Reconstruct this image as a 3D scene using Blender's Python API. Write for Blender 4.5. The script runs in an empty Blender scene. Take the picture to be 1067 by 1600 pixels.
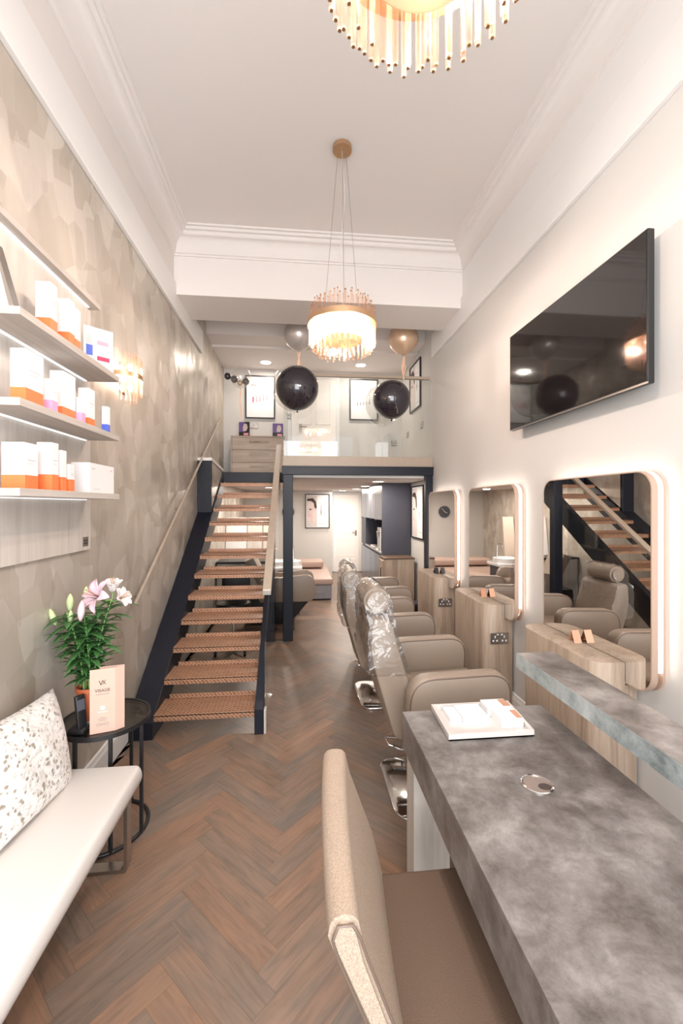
import bpy, bmesh, math, random
from mathutils import Vector, Matrix, noise
random.seed(7)
C = bpy.context.scene.collection
PI = math.pi
R_ = math.radians

# ------------------------------------------------------------------ camera
F_PX, CX, HY, CAM_H = 660.0, 533.5, 790.0, 1.65
YAW = math.atan((CX - 466) / F_PX)
cam_d = bpy.data.cameras.new('camera')
cam_d.sensor_fit = 'VERTICAL'; cam_d.sensor_height = 36.0
cam_d.lens = F_PX / 1600 * 36.0
cam_d.shift_y = -10.0 / 1600
cam_d.clip_start = 0.02; cam_d.clip_end = 60
cam = bpy.data.objects.new('camera', cam_d); C.objects.link(cam)
cam.location = (0, 0, CAM_H); cam.rotation_euler = (PI / 2, 0, -YAW)
bpy.context.scene.camera = cam
sc = bpy.context.scene
sc.view_settings.view_transform = 'Standard'; sc.view_settings.look = 'None'
sc.view_settings.gamma = 1.0; sc.view_settings.use_curve_mapping = False
sc.view_settings.exposure = 1.08
sc.cycles.max_bounces = 10; sc.cycles.diffuse_bounces = 6; sc.cycles.glossy_bounces = 5
sc.cycles.transparent_max_bounces = 24; sc.cycles.transmission_bounces = 8
sc.cycles.sample_clamp_indirect = 6.0
sc.cycles.use_denoising = True
sc.cycles.caustics_reflective = False; sc.cycles.caustics_refractive = False

# ------------------------------------------------------------------ world and lights
w = bpy.data.worlds.new('world'); sc.world = w; w.use_nodes = True
w.node_tree.nodes['Background'].inputs[0].default_value = (0.86, 0.93, 1.0, 1)
w.node_tree.nodes['Background'].inputs[1].default_value = 0.9

def lamp(name, kind, loc, energy, color, size=0.1, rot=(0, 0, 0), size_y=None, shape=None, spread=None):
    d = bpy.data.lights.new(name, kind); d.energy = energy; d.color = color
    if kind == 'AREA':
        d.size = size
        if shape: d.shape = shape
        if size_y: d.shape = 'RECTANGLE'; d.size_y = size_y
        if spread: d.spread = spread
    elif kind in ('POINT', 'SPOT'):
        d.shadow_soft_size = size
    o = bpy.data.objects.new(name, d); C.objects.link(o); o.location = loc; o.rotation_euler = rot
    return o
# daylight entering through the open shopfront behind the camera
lamp('shopfront_daylight', 'AREA', (-0.1, -1.35, 2.0), 88, (0.95, 0.975, 1.0), 2.4, (R_(90), 0, 0), 2.9).data.specular_factor = 0.35
WARM = (1.0, 0.955, 0.915)
DOWN_LOW = [(1.145, 6.0), (1.20, 7.5), (1.21, 8.75), (1.0, 9.6)]
DOWN_UP = [(-0.50, 6.62), (0.98, 6.60)]

# ------------------------------------------------------------------ materials
class NT:
    def __init__(s, name):
        s.m = bpy.data.materials.new(name); s.m.use_nodes = True
        s.t = s.m.node_tree; s.n = s.t.nodes; s.l = s.t.links
        s.b = s.n['Principled BSDF']; s.out = s.n['Material Output']
    def add(s, typ, **kw):
        x = s.n.new(typ)
        for k, v in kw.items(): setattr(x, k, v)
        return x
    def link(s, a, b): s.l.new(a, b)
    def ramp(s, fac, stops):
        r = s.add('ShaderNodeValToRGB'); e = r.color_ramp.elements
        e[0].position = stops[0][0]; e[0].color = (*stops[0][1], 1)
        e[1].position = stops[-1][0]; e[1].color = (*stops[-1][1], 1)
        for p, c in stops[1:-1]:
            q = e.new(p); q.color = (*c, 1)
        s.link(fac, r.inputs[0]); return r.outputs[0]
    def bump(s, h, strength=0.2, dist=0.01):
        b = s.add('ShaderNodeBump'); b.inputs['Strength'].default_value = strength
        b.inputs['Distance'].default_value = dist; s.link(h, b.inputs['Height'])
        s.link(b.outputs[0], s.b.inputs['Normal']); return b
    def coords(s, kind='Object', scale=(1, 1, 1), rot=(0, 0, 0)):
        tc = s.add('ShaderNodeTexCoord'); mp = s.add('ShaderNodeMapping')
        mp.inputs['Scale'].default_value = scale; mp.inputs['Rotation'].default_value = rot
        s.link(tc.outputs[kind], mp.inputs[0]); return mp.outputs[0]
    def noise(s, vec, scale, detail=4, rough=0.5, dist=0.0):
        x = s.add('ShaderNodeTexNoise'); x.inputs['Scale'].default_value = scale
        x.inputs['Detail'].default_value = detail; x.inputs['Roughness'].default_value = rough
        x.inputs['Distortion'].default_value = dist
        s.link(vec, x.inputs['Vector']); return x.outputs['Fac']

def mat(name, col, rough=0.5, metal=0.0, emit=None, es=0.0, coat=0.0, nz=None, spec=None):
    t = NT(name); b = t.b
    b.inputs['Base Color'].default_value = (*col, 1); b.inputs['Roughness'].default_value = rough
    b.inputs['Metallic'].default_value = metal
    if coat: b.inputs['Coat Weight'].default_value = coat
    if spec is not None: b.inputs['Specular IOR Level'].default_value = spec
    if emit:
        b.inputs['Emission Color'].default_value = (*emit, 1); b.inputs['Emission Strength'].default_value = es
    if nz:   # (scale, bump strength, colour variation)
        v = t.coords(); f = t.noise(v, nz[0])
        if nz[1]: t.bump(f, nz[1], 0.004)
        if nz[2]:
            k = nz[2]
            c = t.ramp(f, [(0.3, tuple(x * (1 - k) for x in col)), (0.7, tuple(min(1, x * (1 + k)) for x in col))])
            t.link(c, b.inputs['Base Color'])
    return t.m

def thin_glass(name, tint, refl=1.0, rough=0.02, bumpy=None, trans_mix=None, ior=1.45, dens=0.0, diff=(0.8, 0.8, 0.8)):
    """see-through sheet: straight transparency plus Fresnel reflection"""
    t = NT(name); t.n.remove(t.b)
    tr = t.add('ShaderNodeBsdfTransparent'); tr.inputs[0].default_value = (*tint, 1)
    gl = t.add('ShaderNodeBsdfGlossy'); gl.inputs[0].default_value = (refl, refl, refl, 1); gl.inputs['Roughness'].default_value = rough
    fr = t.add('ShaderNodeFresnel')
    ge = t.add('ShaderNodeNewGeometry'); mi_ = t.add('ShaderNodeMath', operation='MULTIPLY_ADD')   # same Fresnel from both faces
    t.link(ge.outputs['Backfacing'], mi_.inputs[0]); mi_.inputs[1].default_value = 1 / ior - ior; mi_.inputs[2].default_value = ior
    t.link(mi_.outputs[0], fr.inputs[0])
    mx = t.add('ShaderNodeMixShader'); t.link(fr.outputs[0], mx.inputs[0])
    src = tr.outputs[0]
    if dens:
        df = t.add('ShaderNodeBsdfTranslucent' if trans_mix else 'ShaderNodeBsdfDiffuse'); df.inputs[0].default_value = (*diff, 1)
        m2 = t.add('ShaderNodeMixShader'); m2.inputs[0].default_value = dens
        t.link(tr.outputs[0], m2.inputs[1]); t.link(df.outputs[0], m2.inputs[2]); src = m2.outputs[0]
    t.link(src, mx.inputs[1]); t.link(gl.outputs[0], mx.inputs[2]); t.link(mx.outputs[0], t.out.inputs[0])
    if bumpy:
        v = t.coords(); f = t.noise(v, bumpy[0], 3, 0.6, 1.5)
        b = t.add('ShaderNodeBump'); b.inputs['Strength'].default_value = bumpy[1]; b.inputs['Distance'].default_value = 0.02
        t.link(f, b.inputs['Height']); t.link(b.outputs[0], gl.inputs['Normal']); t.link(b.outputs[0], fr.inputs['Normal'])
    return t.m

def grain(name, cols, axis='z', scale=9.0, rough=0.5, stretch=0.06, bump=0.05):
    """straight wood grain running along the given axis"""
    t = NT(name); sc_ = {'x': (stretch, 1, 1), 'y': (1, stretch, 1), 'z': (1, 1, stretch)}[axis]
    v = t.coords('Object', sc_); f = t.noise(v, scale, 5, 0.6, 0.4)
    f2 = t.noise(v, scale * 7, 3, 0.5, 0.2)
    mm = t.add('ShaderNodeMath', operation='MULTIPLY_ADD'); mm.inputs[1].default_value = 0.35
    t.link(f2, mm.inputs[0]); 
    m2 = t.add('ShaderNodeMath', operation='MULTIPLY'); m2.inputs[1].default_value = 0.65; t.link(f, m2.inputs[0]); t.link(m2.outputs[0], mm.inputs[2])
    c = t.ramp(mm.outputs[0], [(0.34, cols[0]), (0.5, cols[1]), (0.66, cols[2])])
    t.link(c, t.b.inputs['Base Color']); t.b.inputs['Roughness'].default_value = rough
    t.bump(mm.outputs[0], bump, 0.003); return t.m

def mk_wallpaper():
    t = NT('facet_wallpaper')
    v = t.coords('Object', (1, 1, 0.8))
    v1 = t.add('ShaderNodeTexVoronoi', feature='F1'); v1.inputs['Scale'].default_value = 6.8; v1.inputs['Randomness'].default_value = 1.0
    t.link(v, v1.inputs['Vector'])
    # second, slanted set of cells splits the facets into shards
    vb = t.coords('Object', (1, 0.9, 0.42), (R_(34), 0, 0))
    v2 = t.add('ShaderNodeTexVoronoi', feature='F1', distance='MANHATTAN'); v2.inputs['Scale'].default_value = 6.0
    t.link(vb, v2.inputs['Vector'])
    s1 = t.add('ShaderNodeSeparateColor'); t.link(v1.outputs['Color'], s1.inputs[0])
    s2 = t.add('ShaderNodeSeparateColor'); t.link(v2.outputs['Color'], s2.inputs[0])
    mx = t.add('ShaderNodeMath', operation='ADD'); t.link(s1.outputs[0], mx.inputs[0]); t.link(s2.outputs[1], mx.inputs[1])
    hf = t.add('ShaderNodeMath', operation='MULTIPLY'); hf.inputs[1].default_value = 0.5; t.link(mx.outputs[0], hf.inputs[0])
    st = t.noise(t.coords('Object', (1, 1.0, 0.07), (R_(14), 0, 0)), 60, 3, 0.6)
    ad = t.add('ShaderNodeMath', operation='MULTIPLY_ADD'); ad.inputs[1].default_value = 0.22; t.link(st, ad.inputs[0]); t.link(hf.outputs[0], ad.inputs[2])
    c = t.ramp(ad.outputs[0], [(0.1, (0.42, 0.37, 0.31)), (0.6, (0.50, 0.45, 0.39)), (1.0, (0.62, 0.575, 0.515))])
    t.link(c, t.b.inputs['Base Color'])
    r = t.ramp(s2.outputs[0], [(0.0, (0.30,) * 3), (1.0, (0.62,) * 3)]); t.link(r, t.b.inputs['Roughness'])
    t.b.inputs['Metallic'].default_value = 0.35
    t.bump(ad.outputs[0], 0.12, 0.01)
    return t.m

def mk_floor():
    t = NT('herringbone_oak')
    at = t.add('ShaderNodeVertexColor', layer_name='tint')
    uv = t.add('ShaderNodeUVMap', uv_map='UVMap'); mp = t.add('ShaderNodeMapping'); mp.inputs['Scale'].default_value = (1.4, 16, 1)
    t.link(uv.outputs[0], mp.inputs[0])
    f = t.noise(mp.outputs[0], 2.2, 6, 0.62, 1.4)
    uv2 = t.add('ShaderNodeMapping'); uv2.inputs['Scale'].default_value = (1.0, 3.0, 1); t.link(uv.outputs[0], uv2.inputs[0])
    f2 = t.noise(uv2.outputs[0], 5, 3, 0.5, 0.6)
    g = t.ramp(f, [(0.28, (0.74, 0.73, 0.72)), (0.52, (1, 1, 1)), (0.75, (1.18, 1.15, 1.12))])
    g2 = t.ramp(f2, [(0.3, (0.86, 0.90, 0.93)), (0.7, (1.12, 1.04, 0.97))])
    m = t.add('ShaderNodeMix', data_type='RGBA', blend_type='MULTIPLY'); m.inputs[0].default_value = 1
    t.link(at.outputs[0], m.inputs[6]); t.link(g, m.inputs[7])
    m2 = t.add('ShaderNodeMix', data_type='RGBA', blend_type='MULTIPLY'); m2.inputs[0].default_value = 1
    t.link(m.outputs[2], m2.inputs[6]); t.link(g2, m2.inputs[7])
    t.link(m2.outputs[2], t.b.inputs['Base Color']); t.b.inputs['Roughness'].default_value = 0.36
    t.bump(f, 0.12, 0.002); return t.m

def mk_stone(name, cols, scale=3.2, rough=0.32):
    t = NT(name); v = t.coords('Object', (1, 1, 1))
    f = t.noise(v, scale, 10, 0.68, 0.35); f2 = t.noise(v, scale * 4.2, 8, 0.75, 0.3)
    m = t.add('ShaderNodeMath', operation='MULTIPLY_ADD'); m.inputs[1].default_value = 0.38; t.link(f2, m.inputs[0])
    m2 = t.add('ShaderNodeMath', operation='MULTIPLY'); m2.inputs[1].default_value = 0.64; t.link(f, m2.inputs[0]); t.link(m2.outputs[0], m.inputs[2])
    c = t.ramp(m.outputs[0], [(0.40, cols[0]), (0.48, cols[1]), (0.55, cols[2]), (0.66, cols[3])])
    t.link(c, t.b.inputs['Base Color']); t.b.inputs['Roughness'].default_value = rough
    t.bump(f2, 0.05, 0.003); return t.m

def mk_damask():
    t = NT('brocade_cushion'); v = t.coords('Object')
    nz = t.add('ShaderNodeTexNoise'); nz.inputs['Scale'].default_value = 26; nz.inputs['Detail'].default_value = 3; t.link(v, nz.inputs['Vector'])
    vm = t.add('ShaderNodeVectorMath', operation='MULTIPLY_ADD'); vm.inputs[1].default_value = (0.022,) * 3
    t.link(nz.outputs['Color'], vm.inputs[0]); t.link(v, vm.inputs[2])
    v1 = t.add('ShaderNodeTexVoronoi', feature='F1'); v1.inputs['Scale'].default_value = 46; t.link(vm.outputs[0], v1.inputs['Vector'])
    f0 = t.noise(v, 10, 4, 0.6, 2.0)
    mm = t.add('ShaderNodeMath', operation='ADD'); t.link(v1.outputs[0], mm.inputs[0]); t.link(f0, mm.inputs[1])
    c = t.ramp(mm.outputs[0], [(0.66, (0.33, 0.285, 0.23)), (0.76, (0.46, 0.41, 0.355)), (0.82, (0.78, 0.755, 0.72)), (1.0, (0.83, 0.805, 0.775))])
    f3 = t.noise(vm.outputs[0], 60, 2, 0.5)
    g = t.ramp(f3, [(0.40, (0.72, 0.70, 0.68)), (0.50, (1, 1, 1))])
    m = t.add('ShaderNodeMix', data_type='RGBA', blend_type='MULTIPLY'); m.inputs[0].default_value = 0.8
    t.link(c, m.inputs[6]); t.link(g, m.inputs[7]); t.link(m.outputs[2], t.b.inputs['Base Color'])
    t.b.inputs['Roughness'].default_value = 0.4; t.b.inputs['Sheen Weight'].default_value = 0.2
    t.bump(mm.outputs[0], 0.2, 0.004); return t.m

def mk_weave():
    t = NT('copper_tread_plate')
    tc = t.add('ShaderNodeTexCoord'); sp = t.add('ShaderNodeSeparateXYZ'); t.link(tc.outputs['Object'], sp.inputs[0])
    ad = t.add('ShaderNodeMath', operation='ADD'); t.link(sp.outputs[1], ad.inputs[0]); t.link(sp.outputs[2], ad.inputs[1])
    cb = t.add('ShaderNodeCombineXYZ'); t.link(sp.outputs[0], cb.inputs[0]); t.link(ad.outputs[0], cb.inputs[1])
    mp = t.add('ShaderNodeMapping'); mp.inputs['Rotation'].default_value = (0, 0, R_(45)); mp.inputs['Scale'].default_value = (1, 1, 1); t.link(cb.outputs[0], mp.inputs[0])
    ck = t.add('ShaderNodeTexBrick'); ck.offset = 0.5; ck.inputs['Brick Width'].default_value = 0.9; ck.inputs['Row Height'].default_value = 0.45
    ck.inputs['Scale'].default_value = 22; ck.inputs['Mortar Size'].default_value = 0.07; ck.inputs['Mortar Smooth'].default_value = 0.5
    ck.inputs['Color1'].default_value = (0.36, 0.175, 0.095, 1); ck.inputs['Color2'].default_value = (0.25, 0.12, 0.065, 1); ck.inputs['Mortar'].default_value = (0.58, 0.35, 0.23, 1)
    t.link(mp.outputs[0], ck.inputs['Vector']); t.link(ck.outputs['Color'], t.b.inputs['Base Color'])
    t.b.inputs['Roughness'].default_value = 0.40; t.b.inputs['Metallic'].default_value = 0.25
    t.bump(ck.outputs['Fac'], 0.5, 0.003); return t.m

MT = {}
def setup_mats():
    M = MT
    M['ceil'] = mat('ceiling_paint', (0.74, 0.695, 0.665), 0.9, nz=(40, 0.02, 0))
    M['wall'] = mat('wall_paint', (0.60, 0.583, 0.558), 0.85, nz=(60, 0.03, 0.01))
    M['trimw'] = mat('trim_white', (0.76, 0.745, 0.73), 0.5, nz=(30, 0.01, 0))
    M['paper'] = mk_wallpaper(); M['floor'] = mk_floor()
    M['gap'] = mat('floor_joint', (0.09, 0.065, 0.05), 0.9)
    M['steel'] = mat('blue_black_steel', (0.009, 0.011, 0.019), 0.42, 0.0, nz=(12, 0.03, 0.1), spec=0.3)
    M['black'] = mat('satin_black', (0.012, 0.012, 0.013), 0.4)
    M['tan'] = mat('tan_trim', (0.37, 0.30, 0.235), 0.45, nz=(25, 0.02, 0.04))
    M['chrome'] = mat('chrome', (0.86, 0.85, 0.84), 0.08, 1.0)
    M['satin'] = mat('brushed_steel', (0.45, 0.42, 0.39), 0.28, 1.0)
    M['brass'] = mat('brass', (0.62, 0.40, 0.24), 0.28, 0.9)
    M['cap'] = mat('taupe_metal_cap', (0.30, 0.24, 0.21), 0.35, 0.4)
    M['copper'] = mat('copper', (0.58, 0.30, 0.19), 0.4, 0.3)
    M['wood'] = grain('grey_oak_laminate', [(0.27, 0.20, 0.145), (0.42, 0.32, 0.24), (0.52, 0.42, 0.33)], 'z', 11)
    M['woodpale'] = grain('pale_ash_laminate', [(0.46, 0.42, 0.375), (0.56, 0.515, 0.465), (0.62, 0.575, 0.53)], 'z', 10)
    M['woody'] = grain('shelf_laminate', [(0.40, 0.36, 0.32), (0.50, 0.45, 0.41), (0.56, 0.515, 0.47)], 'y', 10)
    M['woodx'] = grain('drawer_oak', [(0.30, 0.235, 0.18), (0.40, 0.32, 0.255), (0.48, 0.39, 0.32)], 'x', 10)
    M['stone'] = mk_stone('slate_laminate', [(0.075, 0.062, 0.055), (0.135, 0.118, 0.109), (0.20, 0.180, 0.170), (0.33, 0.305, 0.29)])
    M['stonereflect'] = mk_stone('slate_edge_cool_reflection', [(0.13, 0.15, 0.15), (0.24, 0.27, 0.27), (0.33, 0.36, 0.355), (0.46, 0.48, 0.46)], 4.5)  # slate lightened towards teal: cool light reflected on the edge, painted into the colour
    M['leather'] = mat('taupe_leather', (0.285, 0.222, 0.172), 0.42, nz=(220, 0.12, 0.04))
    M['leatherd'] = mat('taupe_leather_piping', (0.15, 0.105, 0.08), 0.45)
    M['tweed'] = mat('speckled_tan_upholstery', (0.36, 0.275, 0.21), 0.85, nz=(420, 0.15, 0.3), spec=0.2)
    M['seatbrown'] = mat('brown_seat_upholstery', (0.115, 0.070, 0.046), 0.7, nz=(300, 0.2, 0.2))
    M['white_leather'] = mat('cream_leather', (0.74, 0.70, 0.665), 0.38, nz=(160, 0.06, 0.0))
    M['cushion'] = mk_damask(); M['tread'] = mk_weave()
    M['white'] = mat('white_card', (0.80, 0.79, 0.79), 0.4)
    M['acry'] = mat('white_acrylic', (0.60, 0.555, 0.525), 0.15, coat=0.5)
    M['orange'] = mat('orange_print', (0.85, 0.20, 0.06), 0.45)
    M['peach'] = mat('peach_print', (0.90, 0.42, 0.18), 0.45)
    M['pink'] = mat('pink_print', (0.78, 0.35, 0.55), 0.45)
    M['blue'] = mat('blue_print', (0.08, 0.14, 0.62), 0.4)
    M['red'] = mat('red_print', (0.65, 0.05, 0.12), 0.4)
    M['rose'] = mat('rose_print', (0.80, 0.35, 0.42), 0.4)
    M['terra'] = mat('terracotta_plastic', (0.55, 0.14, 0.055), 0.5)
    M['soil'] = mat('potting_soil', (0.05, 0.035, 0.025), 0.95, nz=(80, 0.6, 0.3))
    M['leaf'] = mat('lily_leaf', (0.05, 0.15, 0.04), 0.4, nz=(7, 0, 0.35))
    M['stem'] = mat('lily_stem', (0.22, 0.42, 0.12), 0.5)
    M['bud'] = mat('lily_bud_green', (0.50, 0.60, 0.30), 0.5, nz=(12, 0, 0.12))
    M['budpink'] = mat('lily_bud_pink', (0.78, 0.55, 0.60), 0.5, nz=(30, 0, 0.12))
    M['petal'] = mat('lily_petal', (0.84, 0.55, 0.62), 0.5, nz=(18, 0, 0.22))
    M['petalw'] = mat('lily_petal_white', (0.85, 0.78, 0.76), 0.5, nz=(18, 0, 0.08))
    M['brochure'] = mat('rose_gold_card', (0.62, 0.42, 0.335), 0.5)
    M['ink'] = mat('dark_print', (0.05, 0.035, 0.03), 0.6)
    M['inkgrey'] = mat('grey_print', (0.32, 0.28, 0.27), 0.6)
    M['inkpale'] = mat('pale_grey_print', (0.60, 0.55, 0.54), 0.6)
    M['skin'] = mat('photo_skin_print', (0.66, 0.55, 0.53), 0.5, nz=(9, 0, 0.08))
    M['purple'] = mat('purple_print', (0.16, 0.10, 0.30), 0.4)
    M['mirror'] = mat('mirror_silver', (0.90, 0.88, 0.86), 0.0, 1.0)
    M['tv'] = mat('black_screen', (0.010, 0.008, 0.008), 0.06, 0, coat=0.6)
    M['balloonk'] = mat('black_balloon_latex', (0.020, 0.017, 0.024), 0.13, coat=0.6)
    M['balloons'] = mat('silver_balloon_latex', (0.50, 0.46, 0.44), 0.28, 0.35, coat=0.3)
    M['balloong'] = mat('gold_balloon_latex', (0.64, 0.45, 0.31), 0.28, 0.35, coat=0.3)
    M['balloonc'] = thin_glass('clear_balloon', (0.95, 0.95, 0.94), rough=0.05, ior=1.7, dens=0.07, diff=(0.9, 0.88, 0.86))
    M['ribbon'] = mat('peach_ribbon', (0.85, 0.55, 0.38), 0.4)
    M['glass'] = thin_glass('clear_glass', (0.955, 0.97, 0.965))
    M['tableglass'] = thin_glass('smoked_glass', (0.62, 0.60, 0.58), ior=1.5)
    M['plastic'] = thin_glass('clear_plastic_film', (0.93, 0.93, 0.93), rough=0.05, bumpy=(6, 0.4), ior=1.55)
    M['rod'] = thin_glass('champagne_glass_rod', (1.0, 0.93, 0.885), rough=0.12, ior=1.5, dens=0.05, trans_mix=True, diff=(1.0, 0.70, 0.52))
    dfm = NT('peach_frosted_diffuser'); dfm.n.remove(dfm.b)
    d1 = dfm.add('ShaderNodeBsdfDiffuse'); d1.inputs[0].default_value = (0.82, 0.58, 0.45, 1); d2 = dfm.add('ShaderNodeBsdfTranslucent'); d2.inputs[0].default_value = (0.85, 0.54, 0.38, 1)
    dx = dfm.add('ShaderNodeMixShader'); dx.inputs[0].default_value = 0.35; dfm.link(d1.outputs[0], dx.inputs[1]); dfm.link(d2.outputs[0], dx.inputs[2]); dfm.link(dx.outputs[0], dfm.out.inputs[0]); M['diffuser'] = dfm.m
    M['bulb'] = mat('glowing_bulb', (1, 1, 1), 0.5, emit=(1.0, 0.88, 0.76), es=16)
    M['led'] = mat('warm_led_strip', (1, 1, 1), 0.5, emit=(1.0, 0.86, 0.76), es=3.6)
    M['ledback'] = mat('warm_halo_led', (1, 1, 1), 0.5, emit=(1.0, 0.84, 0.73), es=4.6)
    M['ledcool'] = mat('cool_led_strip', (1, 1, 1), 0.5, emit=(0.90, 0.94, 1.0), es=0.4)
    M['down'] = mat('downlight_lens', (1, 1, 1), 0.5, emit=(1.0, 0.93, 0.84), es=14)
    M['screen'] = mat('phone_screen', (0.10, 0.10, 0.12), 0.15, coat=0.5)
    M['charc'] = mat('charcoal_board', (0.040, 0.040, 0.055), 0.42, nz=(20, 0.02, 0.05))
    M['charcgloss'] = mat('charcoal_door', (0.10, 0.10, 0.115), 0.22, 0.2)
    M['door'] = mat('white_door_paint', (0.86, 0.82, 0.78), 0.42)
    M['frame'] = mat('mirror_frame_taupe', (0.50, 0.36, 0.28), 0.4, 0.2)
    M['ceramic'] = mat('white_ceramic', (0.8, 0.8, 0.8), 0.12, coat=0.5)
    M['panelcream'] = mat('cream_panel', (0.62, 0.52, 0.44), 0.6)
    M['pinkbed'] = mat('blush_vinyl', (0.40, 0.29, 0.245), 0.45)
    M['greyvinyl'] = mat('grey_vinyl', (0.22, 0.22, 0.24), 0.5, nz=(6, 0.02, 0.1))
setup_mats()
M = MT

# ------------------------------------------------------------------ mesh helpers
def B(): return bmesh.new()
def box(bm, x0, x1, y0, y1, z0, z1, bev=0.0, seg=2, mi=0):
    m = Matrix.Translation(((x0 + x1) / 2, (y0 + y1) / 2, (z0 + z1) / 2)) @ Matrix.Diagonal((abs(x1 - x0), abs(y1 - y0), abs(z1 - z0), 1))
    g = bmesh.ops.create_cube(bm, size=1, matrix=m); vs = g['verts']
    fs = set(f for v in vs for f in v.link_faces)
    if bev > 0:
        es = list({e for v in vs for e in v.link_edges})
        r = bmesh.ops.bevel(bm, geom=es, offset=bev, segments=seg, affect='EDGES', profile=0.5)
        fs = set(r['faces']) | {f for f in fs if f.is_valid}
    for f in fs:
        if f.is_valid: f.material_index = mi
    return bm
def cyl(bm, p0, p1, r, seg=12, r2=None, caps=True, mi=0):
    p0 = Vector(p0); p1 = Vector(p1); d = p1 - p0
    m = Matrix.Translation((p0 + p1) / 2) @ d.to_track_quat('Z', 'Y').to_matrix().to_4x4()
    g = bmesh.ops.create_cone(bm, cap_ends=caps, segments=seg, radius1=r, radius2=r if r2 is None else r2, depth=d.length, matrix=m)
    for v in g['verts']:
        for f in v.link_faces: f.material_index = mi
    return bm
def ball(bm, c, r, seg=24, rings=16, sc3=(1, 1, 1), mi=0):
    m = Matrix.Translation(c) @ Matrix.Diagonal((*sc3, 1))
    g = bmesh.ops.create_uvsphere(bm, u_segments=seg, v_segments=rings, radius=r, matrix=m)
    for v in g['verts']:
        for f in v.link_faces: f.material_index = mi
    return bm
def tube(bm, pts, r, seg=8, closed=False, caps=True, mi=0):
    pts = [Vector(p) for p in pts]; n = len(pts); rings = []
    up = None
    for i, p in enumerate(pts):
        a = pts[i - 1] if (i > 0 or closed) else p; b = pts[(i + 1) % n] if (i < n - 1 or closed) else p
        t = (b - a).normalized()
        if up is None:
            up = Vector((0, 0, 1)) if abs(t.z) < 0.9 else Vector((1, 0, 0))
        s = t.cross(up).normalized(); u = s.cross(t).normalized(); up = u
        rr = r[i] if isinstance(r, (list, tuple)) else r
        rings.append([bm.verts.new(p + (s * math.cos(k * 2 * PI / seg) + u * math.sin(k * 2 * PI / seg)) * rr) for k in range(seg)])
    m = n if closed else n - 1
    for i in range(m):
        A = rings[i]; Bn = rings[(i + 1) % n]
        for k in range(seg):
            f = bm.faces.new((A[k], A[(k + 1) % seg], Bn[(k + 1) % seg], Bn[k])); f.material_index = mi
    if caps and not closed:
        bm.faces.new(rings[0][::-1]).material_index = mi; bm.faces.new(rings[-1]).material_index = mi
    return bm
def lathe(bm, prof, c=(0, 0, 0), seg=32, mi=0):
    rings = []
    for r, z in prof:
        rings.append([bm.verts.new((c[0] + r * math.cos(k * 2 * PI / seg), c[1] + r * math.sin(k * 2 * PI / seg), c[2] + z)) for k in range(seg)])
    for i in range(len(prof) - 1):
        for k in range(seg):
            bm.faces.new((rings[i][k], rings[i][(k + 1) % seg], rings[i + 1][(k + 1) % seg], rings[i + 1][k])).material_index = mi
    if prof[0][0] > 1e-5: bm.faces.new(rings[0][::-1]).material_index = mi
    if prof[-1][0] > 1e-5: bm.faces.new(rings[-1]).material_index = mi
    bmesh.ops.remove_doubles(bm, verts=bm.verts, dist=1e-6)
    return bm
def prism(bm, pts, axis, a, b, mi=0, bev=0.0):
    """polygon (u,v) swept along axis: x -> (y,z), y -> (x,z), z -> (x,y)"""
    def P(p, t):
        return {'x': (t, p[0], p[1]), 'y': (p[0], t, p[1]), 'z': (p[0], p[1], t)}[axis]
    A = [bm.verts.new(P(p, a)) for p in pts]; Bv = [bm.verts.new(P(p, b)) for p in pts]
    n = len(pts); fs = [bm.faces.new(A[::-1]), bm.faces.new(Bv)]
    for i in range(n): fs.append(bm.faces.new((A[i], A[(i + 1) % n], Bv[(i + 1) % n], Bv[i])))
    bmesh.ops.recalc_face_normals(bm, faces=fs)
    for f in fs: f.material_index = mi
    if bev:
        es = list(set(fs[0].edges) | set(fs[1].edges))
        r = bmesh.ops.bevel(bm, geom=es, offset=bev, segments=2, affect='EDGES', profile=0.5)
    return bm
def rrect(u0, u1, v0, v1, r, n=6, rs=None):
    rs = rs or (r, r, r, r); out = []
    for (cu, cv, a0, rr) in ((u1 - rs[0], v0 + rs[0], -90, rs[0]), (u1 - rs[1], v1 - rs[1], 0, rs[1]), (u0 + rs[2], v1 - rs[2], 90, rs[2]), (u0 + rs[3], v0 + rs[3], 180, rs[3])):
        if rr < 1e-5: out.append((cu, cv)); continue
        for k in range(n + 1):
            a = R_(a0 + 90 * k / n); out.append((cu + rr * math.cos(a), cv + rr * math.sin(a)))
    return out
def origin(o):
    v = Vector((0, 0, 0))
    while o is not None: v = v + Vector(o.location); o = o.parent
    return v
def obj(name, bm, m, parent=None, world=False, smooth=None, label=None):
    me = bpy.data.meshes.new(name)
    if world and parent is not None: bmesh.ops.translate(bm, verts=bm.verts, vec=-origin(parent))
    bmesh.ops.recalc_face_normals(bm, faces=bm.faces)
    bm.to_mesh(me); bm.free()
    for x in (m if isinstance(m, (list, tuple)) else [m]): me.materials.append(x)
    if smooth is not None:
        for p in me.polygons: p.use_smooth = True
        me.set_sharp_from_angle(angle=R_(smooth))
    o = bpy.data.objects.new(name, me); C.objects.link(o)
    if parent is not None: o.parent = parent
    if label: o['label'] = label
    return o
def thing(name, label, cat, loc=(0, 0, 0), rotz=0.0, group=None):
    o = bpy.data.objects.new(name, None); C.objects.link(o); o.empty_display_size = 0.1
    o.location = loc; o.rotation_euler = (0, 0, rotz); o['label'] = label; o['category'] = cat
    if group: o['group'] = group
    return o
def tag(o, label, cat, group=None):
    o['label'] = label; o['category'] = cat
    if group: o['group'] = group
    return o
def struct(name, bm, m, smooth=None):
    o = obj(name, bm, m, None, smooth=smooth); o['kind'] = 'structure'; return o
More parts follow.
